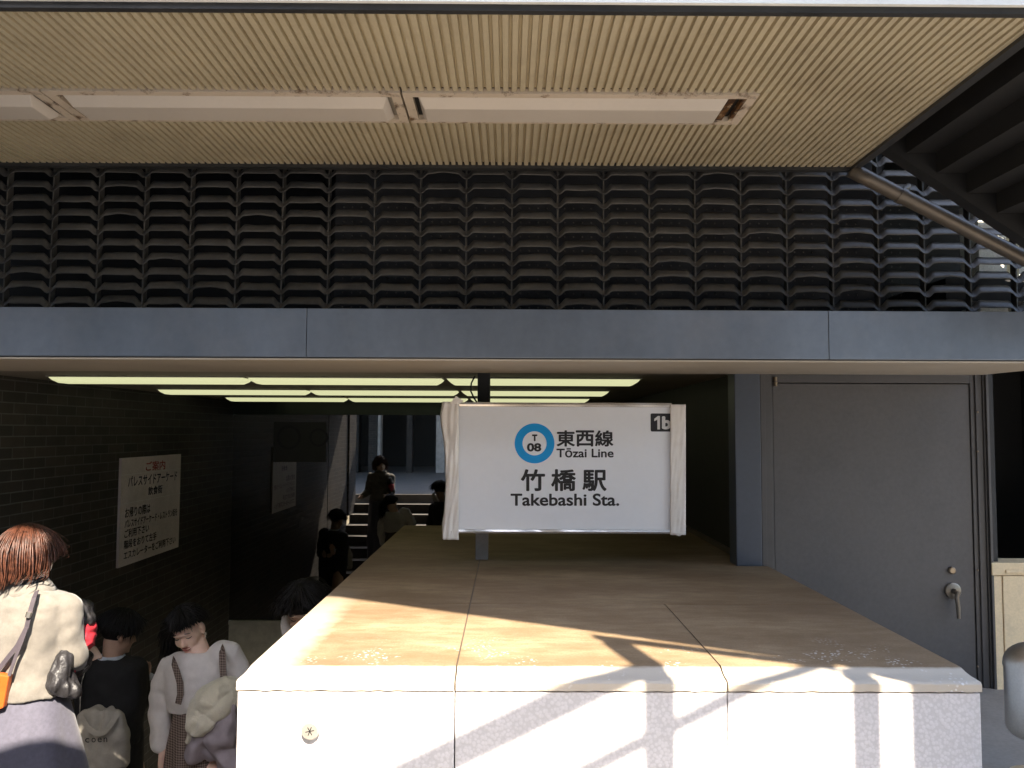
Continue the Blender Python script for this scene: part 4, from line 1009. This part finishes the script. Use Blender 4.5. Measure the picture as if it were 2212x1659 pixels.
for i in range(190):
    a = hd.p(.062 + rn.uniform(-.01, .016), rn.uniform(-.06, .012), rn.uniform(-.05, .05)); L = rn.uniform(.10, .22); dx = -rn.uniform(.02, .10); 
    b = a + Vector((dx, rn.uniform(.0, .06), -L)); c_ = (a + b) / 2 + Vector((dx * .2, 0, .02)); g.tube([a, a * .6 + c_ * .4, c_, b], [.004, .0045, .004, .0006], 5)
for i in range(22):
    a = hd.p(rn.uniform(-.05, .05), rn.uniform(-.04, .03), .115); b = a + Vector((rn.uniform(-.03, .05), rn.uniform(-.02, .03), rn.uniform(.0, .02))); g.tube([a, (a + b) / 2 + Vector((0, 0, .008)), b], [.0016, .0012, .0004], 4)
part('hair', g, HAIR_B, gl, smooth=3.2)
g = G(); e_ = hd.p(-.080, .0, -.050); g.ell(e_, (.006, .006, .009), 10, 8); g.ell(e_ - Vector((0, 0, .016)), (.004, .004, .008), 10, 8); part('earring', g, 'steel', gl, smooth=3.2)
# coats over her arm
t = thing('coat', 'cream fleece coat with mauve lining folded over the young woman’s arm', 'coat', Q(460, 1530, -.2))
g = G(); cap(g, Q(492, 1486, -.16), .060, Q(452, 1512, -.24), .070); cap(g, Q(500, 1510, -.18), .055, Q(470, 1530, -.24), .062); cap(g, Q(434, 1522, -.24), .050, Q(424, 1560, -.25), .050); cap(g, Q(446, 1560, -.26), .050, Q(428, 1575, -.26), .035); cap(g, Q(420, 1570, -.24), .022, Q(406, 1602, -.23), .010)
part('fleece', remesh(g, .006, 2, folds(.012, (13, 13, 13), 7., .4)), M("cream fleece", (.70, .65, .51), .95, var=.07, scale=25, fine=.06, bump=.4, bscale=150, sheen=.5), t, 3.2)
g = G(); cap(g, Q(490, 1535, -.2), .06, Q(478, 1585, -.2), .085); cap(g, Q(440, 1580, -.2), .06, Q(424, 1625, -.2), .05); cap(g, Q(470, 1580, -.18), .08, Q(500, 1650, -.18), .06); cap(g, Q(430, 1600, -.2), .045, Q(456, 1634, -.2), .035)
part('lining', remesh(g, .007, 2, folds(.018, (9, 9, 9), 12., .5)), M("mauve wool", (.36, .315, .34), .85, var=.08, scale=20, fine=.05), t, 3.2)

# ---- bushy haired man in a hood behind the plinth
YH = 4.05; zt = tread_z(YH)
def H_(x, y, dy=0.): return P(x, y, YH + dy)
body = G(); hd = Head(H_(656, 1318), (.02, -.90, -.38), (-.06, -.35, 1), 1.0); hd.skin(body, H_(680, 1400)); hp = H_(690, 1530)
oval_loft(body, [(H_(680, 1392), .06, .06, 0), (H_(684, 1412), .17, .1, 0), (H_(686, 1460), .18, .12, 0), (hp, .17, .12, 0), (hp - Vector((0, 0, .1)), .16, .11, 0)])
for sgn in (-1, 1):
    s_ = H_(686 + sgn * 72, 1425); e2 = s_ + Vector((sgn * .05, 0, -.27)); w2 = e2 + Vector((-sgn * .04, -.12, -.2)); chain(body, [s_, e2, w2], [.05, .04, .028]); hand(body, w2, (0, -.3, -1), (-sgn, -.2, .1), 1., .5, sgn)
for sgn, oy in ((-1, 0.), (1, -.24)):
    q = Vector((hp.x + sgn * .09, YH + oy, tread_z(YH + oy))); kn = Vector((q.x, q.y - .02, (q.z + hp.z) / 2)); chain(body, [hp + Vector((sgn * .09, 0, -.05)), kn, q + Vector((0, .02, .09))], [.09, .06, .042]); cap(body, q + Vector((0, .05, .04)), .04, q + Vector((0, -.15, .03)), .03)
mh = link('person', remesh(body, .0065, 4), SKIN2, None, 3.2); tag(mh, 'bushy-haired man in a dark coat with a white hood, half behind the plinth', 'person')
hd.face(mh)
g = G(); oval_loft(g, [(H_(682, 1392), .12, .10, 0), (H_(684, 1408), .18, .13, 0), (H_(686, 1440), .205, .15, 0), (H_(688, 1500), .20, .15, 0), (H_(690, 1600), .20, .16, 0)])
for sgn in (-1, 1):
    s_ = H_(686 + sgn * 70, 1428); e2 = s_ + Vector((sgn * .05, 0, -.27)); chain(g, [s_, e2, e2 + Vector((-sgn * .03, -.1, -.16))], [.07, .062, .05])
part('coat', remesh(g, .010, 4, folds(.008, (8, 8, 6), 6.)), M("dark brown coat", (.016, .013, .012), .85, var=.2), mh, 3.2)
g = G()
for sgn in (-1, 1): cap(g, hp + Vector((sgn * .085, 0, 0)), .11, Vector((hp.x + sgn * .09, YH - .1 - sgn * .1, zt + .12)), .075)
part('trousers', remesh(g, .012, 4), BLK, mh, 3.2)
# hood: a thick white crescent round the jaw and neck
g = G(); pts = [hd.p(-.085, .02, .012), hd.p(-.097, .0, -.035), hd.p(-.102, .006, -.085), hd.p(-.085, .030, -.125), hd.p(-.05, .058, -.150), hd.p(0, .068, -.165), hd.p(.05, .058, -.150), hd.p(.085, .030, -.125), hd.p(.100, .0, -.085), hd.p(.095, .0, -.035)]
pts = [hd.p(*((hd.m.transposed() @ (p - hd.c)) / hd.k * 1.0)) for p in pts]
pts2 = []
for p in pts: pts2.append(hd.c + (p - hd.c))
g.tube(pts2, [.012, .022, .028, .030, .030, .030, .030, .030, .028, .018], 12); part('hood', g, M("white fleece hood", (.66, .62, .57), .95, var=.05, bump=.3, bscale=200), mh, 3.2)
g = hd.hair(1300, lambda ph: 1.12 + .55 * min(1, abs(ph) / 1.2), 41, .0028, None, .024, .006, .018); hd.scalp(g, 1.10); part('hair', g, HAIR_B, mh, smooth=3.2)
